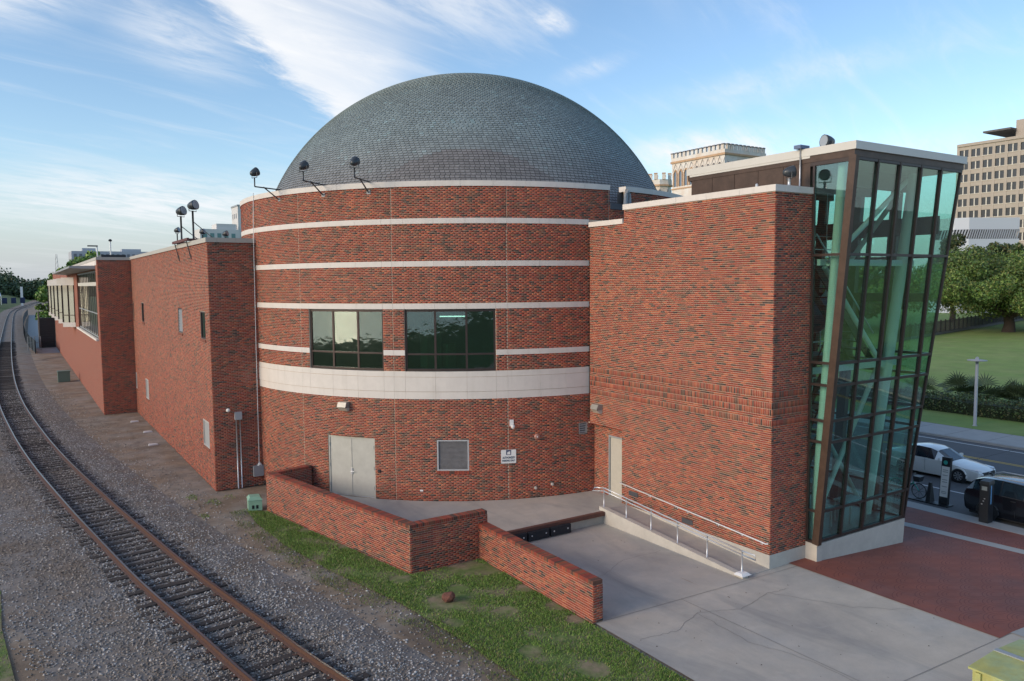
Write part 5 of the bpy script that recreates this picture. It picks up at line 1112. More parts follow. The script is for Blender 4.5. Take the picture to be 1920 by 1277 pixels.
def clumps_in(c, r, n, cr, seed, flat=.8):
    r_ = random.Random(seed); out = []
    for _ in range(n):
        while True:
            q = Vector((r_.uniform(-1, 1), r_.uniform(-1, 1), r_.uniform(-1, 1)))
            if q.length < 1 and q.length > .35: break
        s = cr*r_.uniform(.6, 1.35); out.append((c[0]+q.x*r[0], c[1]+q.y*r[1], c[2]+q.z*r[2], s, s, s*flat))
    return out
def tree(name, label, base, h, r, pal, n, leaf, seed, trunk=.4, cr=None, group=None, fork=.22, limbs=7, zc=.62, rz=.42, ncl=46):
    t = thing(name, label, 'tree', base, group); x, y, z = base; r_ = random.Random(seed)
    cl = clumps_in((x, y, z+h*zc), (r, r, h*rz), ncl, cr or r*.30, seed)
    b = MB(); b.tube([(x, y, z-.3), (x+.02*h, y, z+h*fork*.5), (x, y+.01*h, z+h*fork)], [trunk*1.35, trunk, trunk*.85], 10)
    for k in range(limbs):
        c = cl[r_.randrange(len(cl))]; m0 = Vector((x, y, z+h*fork*.92)); e = Vector(c[:3]); mid = m0.lerp(e, .45)+Vector((0, 0, .04*h)); b.tube([m0, mid, e], [trunk*.55, trunk*.32, trunk*.08], 7)
    b.build('trunk', m_bark, t, True); leaves('crown', cl, n, leaf, pal, t, seed); return t
tree('live_oak', 'broad spreading live oak in front of the park fence', (145.5, 66.5, -.45), 13.6, 17., 'oak', 85000, .19, 1, trunk=.85, cr=3.0, fork=.22, limbs=16, zc=.60, rz=.34, ncl=120)
tree('magnolia_tree', 'dark magnolia rising behind the oak, nearer the glass tower', (168, 88, 0.), 17., 5.2, 'dark', 16000, .27, 2, trunk=.5, group='magnolias behind the oak')
tree('magnolia_tree', 'dark magnolia rising behind the oak, nearer the right edge', (176, 82, 0.), 17.6, 5.4, 'dark', 16000, .27, 3, trunk=.5, group='magnolias behind the oak')
tree('park_tree', 'green tree behind the fence seen past the tower edge', (140, 92, -.5), 12.5, 8, 'oak', 9000, .45, 4, trunk=.5, group='trees behind the park fence')
tree('park_tree', 'bushy green tree behind the fence at the right edge', (196, 66, 0.), 15.5, 9, 'oak', 10000, .5, 5, trunk=.5, group='trees behind the park fence')
tree('park_tree', 'green tree filling the view through the glass tower', (112, 88, -.5), 13, 10, 'bright', 10000, .42, 6, trunk=.5, group='trees behind the park fence')
tree('park_tree', 'dark tree low behind the stair wing glass', (96, 86, -.6), 9, 7, 'dark', 7000, .36, 16, trunk=.4, group='trees behind the park fence')
tree('depot_tree', 'bright green tree over the far end of the depot wing', (6.9, 151, 0), 11., 3.6, 'bright', 9000, .26, 7, trunk=.3, zc=.56, rz=.44)
tree('depot_tree', 'bright green tree behind the depot roof ridge', (10.6, 149, 0), 14.2, 4.2, 'bright', 9000, .26, 8, trunk=.35)
cl = []
r_ = random.Random(9)
for k in range(150):
    x = -60+k*1.0+r_.uniform(-3, 3); y = 640+r_.uniform(-30, 60); h = r_.uniform(9, 15)*(1.45 if k < 60 else 1.); cl.append((x, y, h*.55, r_.uniform(5, 9), 6, h*.55))
leaves('far_tree_line', cl, 42000, 1.0, 'far', None, 9, 'stuff')
cl = []
for k in range(60): cl.append((130+k*6+r_.uniform(-4, 4), 330+r_.uniform(-25, 40), 6, 7, 7, 8))
leaves('far_park_trees', cl, 16000, 1.1, 'far', None, 10, 'stuff')
# hedge and palmettos across the road
t = thing('clipped_hedge', 'long low dark green hedge across the road', 'hedge', (57.5, 26, -.7)); cl = []
for y in np.arange(-6, 60, .55): 
    for x in (57.0, 57.8, 58.6): cl.append((x, y, -.15+.1*math.sin(y*1.3+x), .62, .6, .72))
leaves('foliage', cl, 42000, .075, 'dark', t, 31, shell=.75)
b = MB(); b.box(56.9, 58.7, -6.2, 60.2, -.75, .15); b.build('stems', mat('hedge_core', (.02, .03, .012), .95), t)
def palmetto(x, y, s, seed, label):
    r_ = random.Random(seed); t = thing('palmetto', label, 'palm', (x, y, -.7), 'palmettos behind the hedge'); b = MB(); st = MB()
    for k in range(20):
        a = r_.uniform(0, 2*PI); e = r_.uniform(.25, 1.25); L = s*r_.uniform(.8, 1.25); c = Vector((x, y, -.6)); d = Vector((math.cos(a)*math.cos(e), math.sin(a)*math.cos(e), math.sin(e))); hub = c+d*L
        st.tube([c, hub], .018, 4)
        side = d.cross(Vector((0, 0, 1))).normalized(); upv = side.cross(d)
        tone = random.choice([(.05, .085, .035), (.07, .105, .05), (.035, .06, .025)])
        for j in range(13):
            an = (j-6)/6*1.5; dd = (d*math.cos(an)+side*math.sin(an)).normalized(); wv = dd.cross(upv).normalized()*.035*s; tip = hub+dd*s*.72-Vector((0, 0, .10*s*abs(math.sin(an))+.05)); mid = hub+dd*s*.35
            b.add([hub, mid+wv, tip, mid-wv], [(0, 1, 2, 3)], tone)
    b.build('fronds', m_leaf, t); st.build('stalks', m_leaf if False else mat('stalk', (.09, .11, .05), .8), t)
for k, (y, lb) in enumerate(((34.0, 'palmetto next to the glass tower edge'), (31.6, 'second palmetto from the glass tower edge'), (29.3, 'palmetto just left of the street lamp'), (27.2, 'palmetto directly behind the street lamp'), (25.0, 'palmetto right of the street lamp'), (22.8, 'palmetto at the right edge of the picture'))): palmetto(61.2+(k % 2)*.7, y, 1.35+.12*(k % 3), 40+k, lb)

# ------------------------------------------------------------------ street furniture
t = thing('street_lamp', 'grey street lamp with a flat disc head on the verge', 'street lamp', (53.1, 26.1, -.73)); b = MB(); b.lathe((53.1, 26.1, -.74), (0, 0, 1), [(.16, 0), (.14, .04), (.10, .08), (.095, 4.1), (.06, 4.2)], 12); b.build('pole', mat('lamp_grey', (.36, .38, .40), .45), t, True)
b = MB(); b.lathe((53.1, 26.1, 3.4), (0, 0, 1), [(.08, 0), (.11, .15), (.58, .20), (.60, .24), (.12, .30), (.09, .42), (.03, .46)], 18); b.build('lamp_head', MATS['lamp_grey'], t, True)
# park fence
t = thing('park_fence', 'black iron picket fence behind the lawn', 'fence', (150, 72, -.5)); A, B_ = Vector((112, 67.5, -.35)), Vector((200, 85., .05)); n = int((B_-A).length/2.4); d = (B_-A)/n; pk = MB()
for k in range(n+1):
    p = A+d*k; b = MB(); b.box(p.x-.09, p.x+.09, p.y-.09, p.y+.09, p.z-.2, p.z+2.25); b.build('post', m_dark, t)
    for j in range(1, 14): q = p+d*j/14; pk.box(q.x-.016, q.x+.016, q.y-.016, q.y+.016, q.z+.1, q.z+2.05)
pk.build('pickets', m_dark, t, kind='stuff')
for dz in (.25, 1.8): b = MB(); b.beam(A+Vector((0, 0, dz)), B_+Vector((0, 0, dz)), .05, .07); b.build('rail', m_dark, t)
b = MB(); b.beam(A+Vector((0, -.3, .0)), B_+Vector((0, -.3, .0)), .3, .35); b.build('footing', mat('footing', (.16, .15, .14), .9), t)
# parking pay station
t = thing('pay_station', 'black parking pay station on the kerb strip', 'pay station', (32.15, 15.3, -.7)); z0 = zg(32.1)+.03
b = MB(); b.box(31.93, 32.33, 15.08, 15.42, z0, z0+1.55); b.build('cabinet', m_dark, t); b = MB(); b.hexa([(31.91, 15.06, z0+1.552), (32.35, 15.06, z0+1.552), (32.35, 15.44, z0+1.552), (31.91, 15.44, z0+1.552), (31.96, 15.08, z0+1.66), (32.35, 15.08, z0+1.70), (32.35, 15.42, z0+1.70), (31.96, 15.42, z0+1.66)]); b.build('hood', m_dark, t)
b = MB(); b.box(31.918, 31.93, 15.14, 15.34, z0+1.30, z0+1.46); b.build('screen', mat('lcd', (.3, .33, .33), .3), t); b = MB(); b.box(32.10, 32.15, 15.068, 15.08, z0+.75, z0+1.5); b.build('blue_strip', mat('blue_label', (.12, .33, .62), .5), t)
for dy, dz in ((.1, .95), (.14, .85), (.2, .72)): b = MB(); b.box(31.918, 31.93, 15.1+dy, 15.15+dy, z0+dz, z0+dz+.04); b.build('button', m_galv, t)
# bike share rack, pylon, bicycle
ZS = -.87
b = MB(); b.box(33.45, 33.95, 17.45, 20.2, ZS, ZS+.05); t = thing('bike_dock', 'dark bike share base plate with an empty docking post', 'bike rack', (33.7, 18.5, ZS)); b.build('base_plate', m_dark, t)
b = MB(); b.hexa([(33.5, 18.25, ZS+.05), (33.9, 18.25, ZS+.05), (33.9, 18.45, ZS+.05), (33.5, 18.45, ZS+.05), (33.66, 18.3, ZS+.9), (33.76, 18.3, ZS+.9), (33.76, 18.4, ZS+.9), (33.66, 18.4, ZS+.9)]); b.build('dock_post', m_dark, t)
t = thing('bike_share_pylon', 'tall leaning white and black bike share pylon', 'sign', (33.7, 17.7, ZS)); b = MB(); b.hexa([(33.62, 17.56, ZS+.05), (33.78, 17.56, ZS+.05), (33.78, 17.93, ZS+.05), (33.62, 17.93, ZS+.05), (33.62, 17.46, ZS+2.15), (33.78, 17.46, ZS+2.15), (33.78, 17.83, ZS+2.15), (33.62, 17.83, ZS+2.15)]); b.build('body', m_dark, t)
def pyl(z): return (z-ZS-.05)/2.1*-.1
b = MB(); b.hexa([(33.6, 17.57+pyl(ZS+.4), ZS+.4), (33.625, 17.57+pyl(ZS+.4), ZS+.4), (33.625, 17.90+pyl(ZS+.4), ZS+.4), (33.6, 17.90+pyl(ZS+.4), ZS+.4), (33.6, 17.57+pyl(ZS+1.75), ZS+1.75), (33.625, 17.57+pyl(ZS+1.75), ZS+1.75), (33.625, 17.90+pyl(ZS+1.75), ZS+1.75), (33.6, 17.90+pyl(ZS+1.75), ZS+1.75)]); b.build('poster', m_white, t)
for z in (.55, .62, .85, 1.05, 1.15, 1.35, 1.5, 1.58): b = MB(); b.box(33.594, 33.6, 17.62+pyl(ZS+z), 17.84+pyl(ZS+z), ZS+z, ZS+z+.028); b.build('print_line', m_greybox, t)
b = MB(); b.lathe((33.60, 17.66, ZS+1.93), (-1, 0, 0), [(.09, 0), (.09, .012)], 12); b.build('emblem', mat('teal', (.05, .42, .36), .5), t)
t = thing('share_bicycle', 'teal share bicycle with a black front basket', 'bicycle', (33.7, 19.35, ZS)); m_teal = MATS['teal']; zz = ZS+.05; yR, yF, x = 19.9, 18.85, 33.7
for y in (yR, yF):
    b = MB(); b.tube([(x, y+.33*math.cos(a), zz+.35+.33*math.sin(a)) for a in np.linspace(0, 2*PI, 21)], .024, 6, caps=False); wp = b.build('wheel', m_dark, t)
    b = MB(); [b.tube([(x, y, zz+.35), (x, y+.32*math.cos(a), zz+.35+.32*math.sin(a))], .008, 4) for a in np.linspace(0, 2*PI, 9)[:-1]]; b.build('spokes', m_dark, wp)
b = MB()
for a, c, r in (((x, yR, zz+.35), (x, 19.55, zz+.33), .02), ((x, 19.55, zz+.33), (x, 19.72, zz+.78), .024), ((x, 19.55, zz+.36), (x, 19.12, zz+.66), .045), ((x, 19.12, zz+.62), (x, 19.08, zz+.98), .026), ((x, 19.10, zz+.66), (x, yF, zz+.35), .022), ((x, yR, zz+.35), (x, 19.68, zz+.66), .016)): b.tube([a, c], r, 8)
b.build('frame', m_teal, t, True)
b = MB(); b.tube([(x-.28, 19.2, zz+1.08), (x, 19.08, zz+1.0), (x+.28, 19.2, zz+1.08)], .016, 6); b.build('handlebar', m_dark, t)
b = MB(); b.hexa([(x-.08, 19.62, zz+.86), (x+.08, 19.62, zz+.86), (x+.1, 19.9, zz+.86), (x-.1, 19.9, zz+.86), (x-.03, 19.6, zz+.93), (x+.03, 19.6, zz+.93), (x+.1, 19.9, zz+.94), (x-.1, 19.9, zz+.94)]); b.tube([(x, 19.72, zz+.78), (x, 19.75, zz+.87)], .015, 6); b.build('saddle', m_dark, t)
b = MB(); b.hexa([(x-.16, 18.78, zz+.78), (x+.16, 18.78, zz+.78), (x+.16, 19.03, zz+.78), (x-.16, 19.03, zz+.78), (x-.2, 18.72, zz+1.02), (x+.2, 18.72, zz+1.02), (x+.2, 19.04, zz+1.02), (x-.2, 19.04, zz+1.02)]); b.build('basket', m_dark, t)
b = MB(); b.tube([(x, yR+.36*math.cos(a), zz+.35+.37*math.sin(a)) for a in np.linspace(.3, 2.6, 10)], .03, 5); b.build('mudguard', m_teal, t)

# ------------------------------------------------------------------ cars
def car(name, label, cx, y_front, paint, L, Wd, suv=False, lamp=(.7, .72, .75)):
    """front faces -Y; stations along length s (0 front .. L rear): s, z_low, z_belt, z_top, w_belt, w_top"""
    t = thing(name, label, 'car', (cx, y_front+L/2, ZS)); hw = Wd/2
    if not suv:
        S = [(0, .28, .55, .60, .60, .50), (.12, .20, .62, .68, .80, .62), (.45, .17, .70, .77, .88, .70), (1.05, .16, .80, .87, .90, .72), (1.45, .16, .88, .93, .905, .70), (2.15, .16, .92, 1.34, .91, .60), (2.5, .16, .93, 1.44, .91, .61), (3.1, .16, .94, 1.465, .91, .61), (3.65, .16, .96, 1.38, .905, .60), (4.2, .17, .99, 1.10, .89, .68), (4.6, .20, .98, 1.04, .86, .70), (4.8, .26, .92, .98, .80, .66), (4.86, .34, .75, .80, .74, .60)]; gl = (4, 9); wh = (.98, 3.76); rw_ = .335
    else:
        S = [(0, .30, .75, .80, .66, .55), (.12, .24, .86, .92, .84, .68), (.6, .22, .95, 1.02, .91, .75), (1.15, .2, 1.04, 1.10, .925, .74), (1.85, .2, 1.08, 1.55, .93, .66), (2.3, .2, 1.09, 1.68, .93, .66), (3.2, .2, 1.11, 1.72, .93, .66), (3.9, .2, 1.14, 1.69, .925, .66), (4.25, .22, 1.17, 1.58, .91, .67), (4.52, .26, 1.12, 1.2, .88, .72), (4.62, .34, .95, 1.0, .84, .70)]; gl = (3, 9); wh = (.95, 3.65); rw_ = .36
    sc_ = L/S[-1][0]; ws = hw/.91
    prof = []
    for s, zl, zb, zt, wb, wt in S:
        y = y_front+s*sc_; wb *= ws; wt *= ws; zm = zl+(zb-zl)*.55
        prof.append([(cx-wb*.90, y, ZS+zl), (cx-wb*1.0, y, ZS+zm), (cx-wb*.985, y, ZS+zb), (cx-wt, y, ZS+zt-.03), (cx-wt*.6, y, ZS+zt), (cx+wt*.6, y, ZS+zt), (cx+wt, y, ZS+zt-.03), (cx+wb*.985, y, ZS+zb), (cx+wb*1.0, y, ZS+zm), (cx+wb*.90, y, ZS+zl)])
    body, glass_ = MB(), MB(); n = 10
    for p in prof: body.v += p
    m_pt, gidx = paint, []
    for i in range(len(prof)-1):
        for j in range(n-1):
            f = (i*n+j, i*n+j+1, (i+1)*n+j+1, (i+1)*n+j); gside = j in (2, 6) and gl[0] < i < gl[1]-1+(1 if suv else 0); gws = j in (3, 4, 5) and (i == gl[0] or i == gl[1]-1)
            gws = gws or (j in (2, 6) and False)
            if gside or gws: gidx.append(f)
            else: body.f.append(f)
    body.f += [tuple(range(n))[::-1], tuple(range((len(prof)-1)*n, len(prof)*n))]
    bo = body.build('body', paint, t, True)
    try:
        mod = bo.modifiers.new('edge', 'EDGE_SPLIT'); mod.split_angle = math.radians(42)
    except Exception: pass
    mg = mat('car_glass', (.012, .02, .028), .05, spec=.9)
    for f in gidx:
        b = MB(); q = [Vector(body.v[k]) for k in f]; c = sum(q, Vector())/4; nn = (q[1]-q[0]).cross(q[3]-q[0]).normalized()
        if nn.dot(c-Vector((cx, c.y, ZS+.9))) < 0: nn = -nn
        e = [p+(c-p)*.07+nn*.004 for p in q]; b.add(e+[p-nn*.02 for p in e], [(0, 1, 2, 3), (0, 4, 5, 1), (1, 5, 6, 2), (2, 6, 7, 3), (3, 7, 4, 0)]); b.build('window', mg, t)
        b = MB(); b.add([p-nn*.006 for p in q], [(0, 1, 2, 3)]); b.build('window_surround', m_dark, t)
    for ws_ in wh:
        for sx in (-1, 1):
            y = y_front+ws_*sc_; xw = cx+sx*(hw-.10); b = MB(); b.lathe((xw-sx*.10, y, ZS+rw_), (sx, 0, 0), [(rw_*.62, 0), (rw_, .02), (rw_, .19), (rw_*.9, .215), (rw_*.66, .215)], 24); w_ = b.build('wheel', mat('tyre', (.018, .018, .02), .8), t, True)
            b = MB(); b.lathe((xw+sx*.105, y, ZS+rw_), (sx, 0, 0), [(rw_*.64, 0), (rw_*.62, .012), (rw_*.5, .004)], 20); b.build('rim', mat('alloy', (.5, .51, .52), .3, metal=.7), w_)
            for k in range(8): a = 2*PI*k/8; b = MB(); b.beam((xw+sx*.118, y, ZS+rw_), (xw+sx*.118, y+math.cos(a)*rw_*.62, ZS+rw_+math.sin(a)*rw_*.62), .05, .02, (sx, 0, 0)); b.build('spoke', MATS['alloy'], w_)
            b = MB(); b.tube([(cx+sx*(hw-.012), y+math.cos(a)*(rw_+.05), ZS+rw_+math.sin(a)*(rw_+.05)) for a in np.linspace(-.15, PI+.15, 15)], .04, 6); b.build('wheel_arch', m_dark if suv else paint, t)
            b = MB(); b.lathe((cx+sx*(hw-.16), y, ZS+rw_), (sx, 0, 0), [(rw_+.04, 0), (rw_+.04, .155)], 24); b.build('arch_well', m_dark, t)
    for sx in (-1, 1):
        z = .66 if not suv else .88; yf_ = y_front+.22; b = MB(); b.hexa([(cx+sx*hw*.86, yf_-.10, ZS+z-.05), (cx+sx*hw*.62, yf_-.17, ZS+z-.06), (cx+sx*hw*.62, yf_+.05, ZS+z-.06), (cx+sx*hw*.97, yf_+.42, ZS+z), (cx+sx*hw*.84, yf_-.07, ZS+z+.06), (cx+sx*hw*.62, yf_-.13, ZS+z+.05), (cx+sx*hw*.62, yf_+.05, ZS+z+.06), (cx+sx*hw*.95, yf_+.42, ZS+z+.09)]); b.build('headlight', mat('headlamp', lamp, .15), t)
        b = MB(); yr = y_front+L; z = .80 if not suv else 1.0; b.hexa([(cx+sx*hw*.96, yr-.42, ZS+z), (cx+sx*hw*.66, yr-.04, ZS+z), (cx+sx*hw*.66, yr+.0, ZS+z), (cx+sx*hw*.93, yr-.12, ZS+z), (cx+sx*hw*.95, yr-.42, ZS+z+.15), (cx+sx*hw*.64, yr-.06, ZS+z+.15), (cx+sx*hw*.66, yr-.02, ZS+z+.15), (cx+sx*hw*.92, yr-.14, ZS+z+.15)]); b.build('tail_light', mat('tail_red', (.45, .02, .02), .25), t)
        ym_ = y_front+(1.75 if not suv else 1.6)*sc_; zb = 1.0 if not suv else 1.15; b = MB(); b.hexa([(cx+sx*hw*.97, ym_, ZS+zb-.06), (cx+sx*(hw+.17), ym_+.02, ZS+zb-.05), (cx+sx*(hw+.17), ym_+.14, ZS+zb-.05), (cx+sx*hw*.97, ym_+.12, ZS+zb-.06), (cx+sx*hw*.97, ym_, ZS+zb+.08), (cx+sx*(hw+.16), ym_+.03, ZS+zb+.07), (cx+sx*(hw+.16), ym_+.13, ZS+zb+.07), (cx+sx*hw*.97, ym_+.12, ZS+zb+.08)]); b.build('mirror', paint, t)
        for yd in (2.55, 3.45) if not suv else (2.6, 3.45): b = MB(); zb = .84 if not suv else .98; b.beam((cx+sx*(hw*1.0+.008), y_front+yd*sc_, ZS+zb), (cx+sx*(hw*1.0+.008), y_front+yd*sc_+.18, ZS+zb), .03, .03); b.build('door_handle', m_galv if not suv else m_dark, t)
        for yd in (1.62, 2.62, 3.5): b = MB(); b.beam((cx+sx*hw*1.0, y_front+yd*sc_, ZS+.32), (cx+sx*hw*.995, y_front+yd*sc_+.02, ZS+.9), .006, .012, (sx, 0, 0)); b.build('door_seam', m_dark, t)
    b = MB(); zg_ = .50 if not suv else .72; b.hexa([(cx-.5*ws, y_front-.015, ZS+zg_-.07), (cx+.5*ws, y_front-.015, ZS+zg_-.07), (cx+.5*ws, y_front+.1, ZS+zg_-.07), (cx-.5*ws, y_front+.1, ZS+zg_-.07), (cx-.55*ws, y_front+.0, ZS+zg_+.12), (cx+.55*ws, y_front+.0, ZS+zg_+.12), (cx+.55*ws, y_front+.12, ZS+zg_+.12), (cx-.55*ws, y_front+.12, ZS+zg_+.12)]); b.build('grille', m_dark, t)
    b = MB(); b.lathe((cx, y_front-.018, ZS+zg_+.03), (0, -1, 0), [(.10, 0), (.10, .015), (.07, .016)], 16); b.build('badge', m_galv, t)
    b = MB(); b.box(cx-hw*.86, cx+hw*.86, y_front+.25, y_front+L-.2, ZS+.14, ZS+.3); b.build('underbody', m_dark, t)
    if suv:
        for sx in (-1, 1): b = MB(); b.tube([(cx+sx*.60, y_front+1.9, ZS+1.68), (cx+sx*.61, y_front+2.3, ZS+1.76), (cx+sx*.61, y_front+3.8, ZS+1.75), (cx+sx*.60, y_front+4.1, ZS+1.66)], .022, 6); b.build('roof_rail', m_galv, t)
        b = MB(); b.hexa([(cx-.05, y_front+3.85, ZS+1.70), (cx+.05, y_front+3.85, ZS+1.70), (cx+.05, y_front+4.05, ZS+1.69), (cx-.05, y_front+4.05, ZS+1.69), (cx-.02, y_front+3.98, ZS+1.77), (cx+.02, y_front+3.98, ZS+1.77), (cx+.02, y_front+4.05, ZS+1.77), (cx-.02, y_front+4.05, ZS+1.77)]); b.build('antenna_fin', m_dark, t)
    return t
m_pw = mat('white_car_paint', (.78, .78, .75), .25, coat=.6); m_pb = mat('black_car_paint', (.008, .010, .015), .22, coat=.8)
car('white_sedan', 'white four door sedan driving along the road', 38.95, 18.4, m_pw, 4.86, 1.83)
car('black_suv', 'black parked suv cut off by the right edge', 34.0, 12.0, m_pb, 4.62, 1.86, True)

# ------------------------------------------------------------------ far buildings
# castellated landmark
m_castle = mat('cream_render', (.70, .68, .63), .85, var=.10, vscale=.4, tint2=(.66, .57, .47)); m_castle2 = mat('ochre_trim', (.50, .33, .20), .85, var=.2, vscale=.6); m_cap = mat('weathered_cap', (.22, .21, .21), .9, var=.3)
CA = thing('castle_building', 'cream castellated gothic building beyond the stair wing', 'building', (117, 106, 0))
X0, X1, Y0, Y1_ = 117.2, 129.0, 105.7, 120.0
b = MB(); b.box(X0, X1, Y0, Y1_, -1, 33.4); b.build('tower_wall', m_castle, CA)
b = MB(); b.box(X0-.25, X1+.25, Y0-.25, Y1_+.25, 33.402, 33.8); b.box(X0-.15, X1+.15, Y0-.15, Y1_+.15, 28.0, 28.25); b.build('cornice', m_castle2, CA)
b = MB(); b.box(X0-.12, X1+.12, Y0-.12, Y0+.3, 33.803, 34.5); b.box(X0-.12, X0+.3, Y0+.302, Y1_+.12, 33.803, 34.5); b.build('parapet', m_castle, CA)
def merlon(x, y, z, w_, h=.85, d=.42): b = MB(); b.box(x-w_/2, x+w_/2, y-d/2, y+d/2, z, z+h); p = b.build('merlon', m_castle, CA); b = MB(); b.box(x-w_/2-.05, x+w_/2+.05, y-d/2-.05, y+d/2+.05, z+h+.002, z+h+.25); b.build('merlon_cap', m_cap, p)
for k in range(13): merlon(X0+.09, Y0+.5+k*1.14, 34.502, .45, d=.62)
for k in range(10): merlon(X0+.9+k*1.15, Y0+.09, 34.502, .62, d=.45)
def gothic(o, ud, nrm, w_, h0, h1, fill):
    """pointed niche: proud moulding with a recessed dark pane"""
    o = Vector(o); ud = Vector(ud); nrm = Vector(nrm); Z = Vector((0, 0, 1)); out = []
    A = [(-w_/2, h0), (-w_/2, h1), (-w_/3.2, h1+w_*.45), (0, h1+w_*.85), (w_/3.2, h1+w_*.45), (w_/2, h1), (w_/2, h0)]
    b = MB(); b.add([o+ud*u+Z*z+nrm*.02 for u, z in A], [tuple(range(7))]); wn = b.build('arched_window', fill, CA)
    mo = MB()
    for (u, z), (u_, z_) in zip(A[:-1], A[1:]): mo.beam(o+ud*u+Z*z+nrm*.1, o+ud*u_+Z*z_+nrm*.1, .2, .2, tuple(nrm))
    mo.build('moulding', m_castle2 if fill == m_winblue else m_cap, wn)
m_winblue = mat('leaded_glass', (.16, .21, .27), .2); m_niche = mat('niche', (.13, .11, .10), .9)
for k in range(9): gothic((X0, Y1_-1.1-k*1.5, 0), (0, -1, 0), (-1, 0, 0), 1.0, 28.6, 31.2, m_winblue if k < 4 else m_niche)
for k in range(8): gothic((X0+.9+k*1.42, Y0, 0), (1, 0, 0), (0, -1, 0), 1.0, 29.6, 31.2, m_niche)
for k in range(10): b = MB(); b.add([(X0-.06, Y1_-.3-k*1.5, 31.6), (X0-.06, Y1_-1.1-k*1.5, 33.1), (X0-.06, Y1_-1.8-k*1.5, 31.6), (X0-.12, Y1_-.3-k*1.5, 31.6), (X0-.12, Y1_-1.1-k*1.5, 33.3), (X0-.12, Y1_-1.8-k*1.5, 31.6)], [(0, 1, 4, 3), (1, 2, 5, 4)]); b.build('gable_moulding', m_cap, CA)
# octagonal turret and lower range left of the tower
tcx, tcy = 99.6, 105.0
def octa(r, z0, z1, m_, name='turret'): b = MB(); b.lathe((tcx, tcy, z0), (0, 0, 1), [(r, 0), (r, z1-z0)], 8); return b.build(name, m_, CA)
octa(1.95, -1, 26.0, m_castle); octa(2.25, 26.0, 26.3, m_castle2, 'turret_cornice'); octa(2.1, 26.302, 27.2, m_castle, 'turret_parapet')
for k in range(8): a = 2*PI*(k+.5)/8; b = MB(); b.lathe((tcx+1.85*math.cos(a), tcy+1.85*math.sin(a), 27.2), (0, 0, 1), [(.42, 0), (.42, .95)], 4); p = b.build('merlon', m_castle, CA); b = MB(); b.lathe((tcx+1.85*math.cos(a), tcy+1.85*math.sin(a), 28.152), (0, 0, 1), [(.47, 0), (.45, .2)], 4); b.build('merlon_cap', m_castle2, p)
for k in range(8): a = 2*PI*k/8; b = MB(); b.lathe((tcx+1.88*math.cos(a), tcy+1.88*math.sin(a), 24.6), (0, 0, 1), [(.16, 0), (.16, .8)], 6); b.build('corbel', m_cap, CA)
b = MB(); b.box(100.5, 117.0, 106.2, 118, -1, 23.2); b.box(100.4, 117.0, 106.0, 106.25, 23.202, 23.6); b.build('range_wall', m_castle, CA)
for k in range(14): b = MB(); b.box(100.8+k*1.15, 101.4+k*1.15, 105.95, 106.3, 23.602, 24.3); b.build('merlon', m_castle, CA)
for k in range(9): b = MB(); b.box(101.2+k*1.7, 101.9+k*1.7, 106.15, 106.21, 20.5, 22.3); b.build('range_window', m_niche, CA)

# beige office slab
m_off = mat('beige_stone', (.41, .36, .305), .85, var=.07, vscale=.2); m_offwin = mat('office_glass', (.035, .037, .045), .15); m_offmul = mat('office_mullion', (.62, .58, .50), .6)
OF = thing('office_block', 'beige office block with rows of paired windows at the right edge', 'building', (270, 125, 0))
OX, OYA, OYB, OZ = 270., 96., 141.2, 53.0
b = MB(); b.box(OX+.35, OX+40, OYA, OYB, -1, OZ); b.build('back_wall', m_off, OF)
b = MB(); b.box(OX-.4, OX+40, OYA-.3, OYB+.3, OZ+.002, OZ+.9); b.build('cornice', m_off, OF)
b = MB(); b.box(OX+12, OX+38, OYA, 129., OZ+.9, OZ+8.2); b.build('penthouse', m_off, OF)
b = MB(); b.box(OX+8, OX+30, 128.8, 137.5, OZ+4.9, OZ+5.5); b.build('canopy_roof', mat('canopy_dark', (.10, .10, .10), .7), OF)
nb = 12; pitch = (OYB-OYA)/nb; fl = 4.05
for k in range(nb+1): b = MB(); y = OYA+k*pitch; b.box(OX-.05, OX+.36, y-.45, y+.45, -1, OZ); b.build('pier', m_off, OF)
for j in range(8):
    z = OZ-1.2-j*fl; b = MB(); b.box(OX+.0, OX+.36, OYA, OYB, z-fl+2.45, z-fl+fl+.0) if False else b.box(OX+.05, OX+.35, OYA, OYB, z-fl, z-fl+1.55); b.build('spandrel', m_off, OF)
    for k in range(nb):
        y = OYA+(k+.5)*pitch; W_ = part('window', None, OF); hwid = pitch/2-.46
        b = MB(); b.box(OX+.28, OX+.30, y-hwid, y+hwid, z-fl+1.56, z-.002); b.build('pane', m_offwin, W_)
        b = MB(); b.box(OX+.1, OX+.27, y-.17, y+.17, z-fl+1.56, z-.05); b.build('mullion', m_offmul, W_)
        b = MB(); b.box(OX-.12, OX+.2, y-hwid-.15, y+hwid+.15, z-fl+1.40, z-fl+1.58); b.build('sill', m_offmul, W_)
b = MB(); b.box(OX+.02, OX+.36, OYA, OYB, OZ-1.2, OZ); b.build('spandrel', m_off, OF)
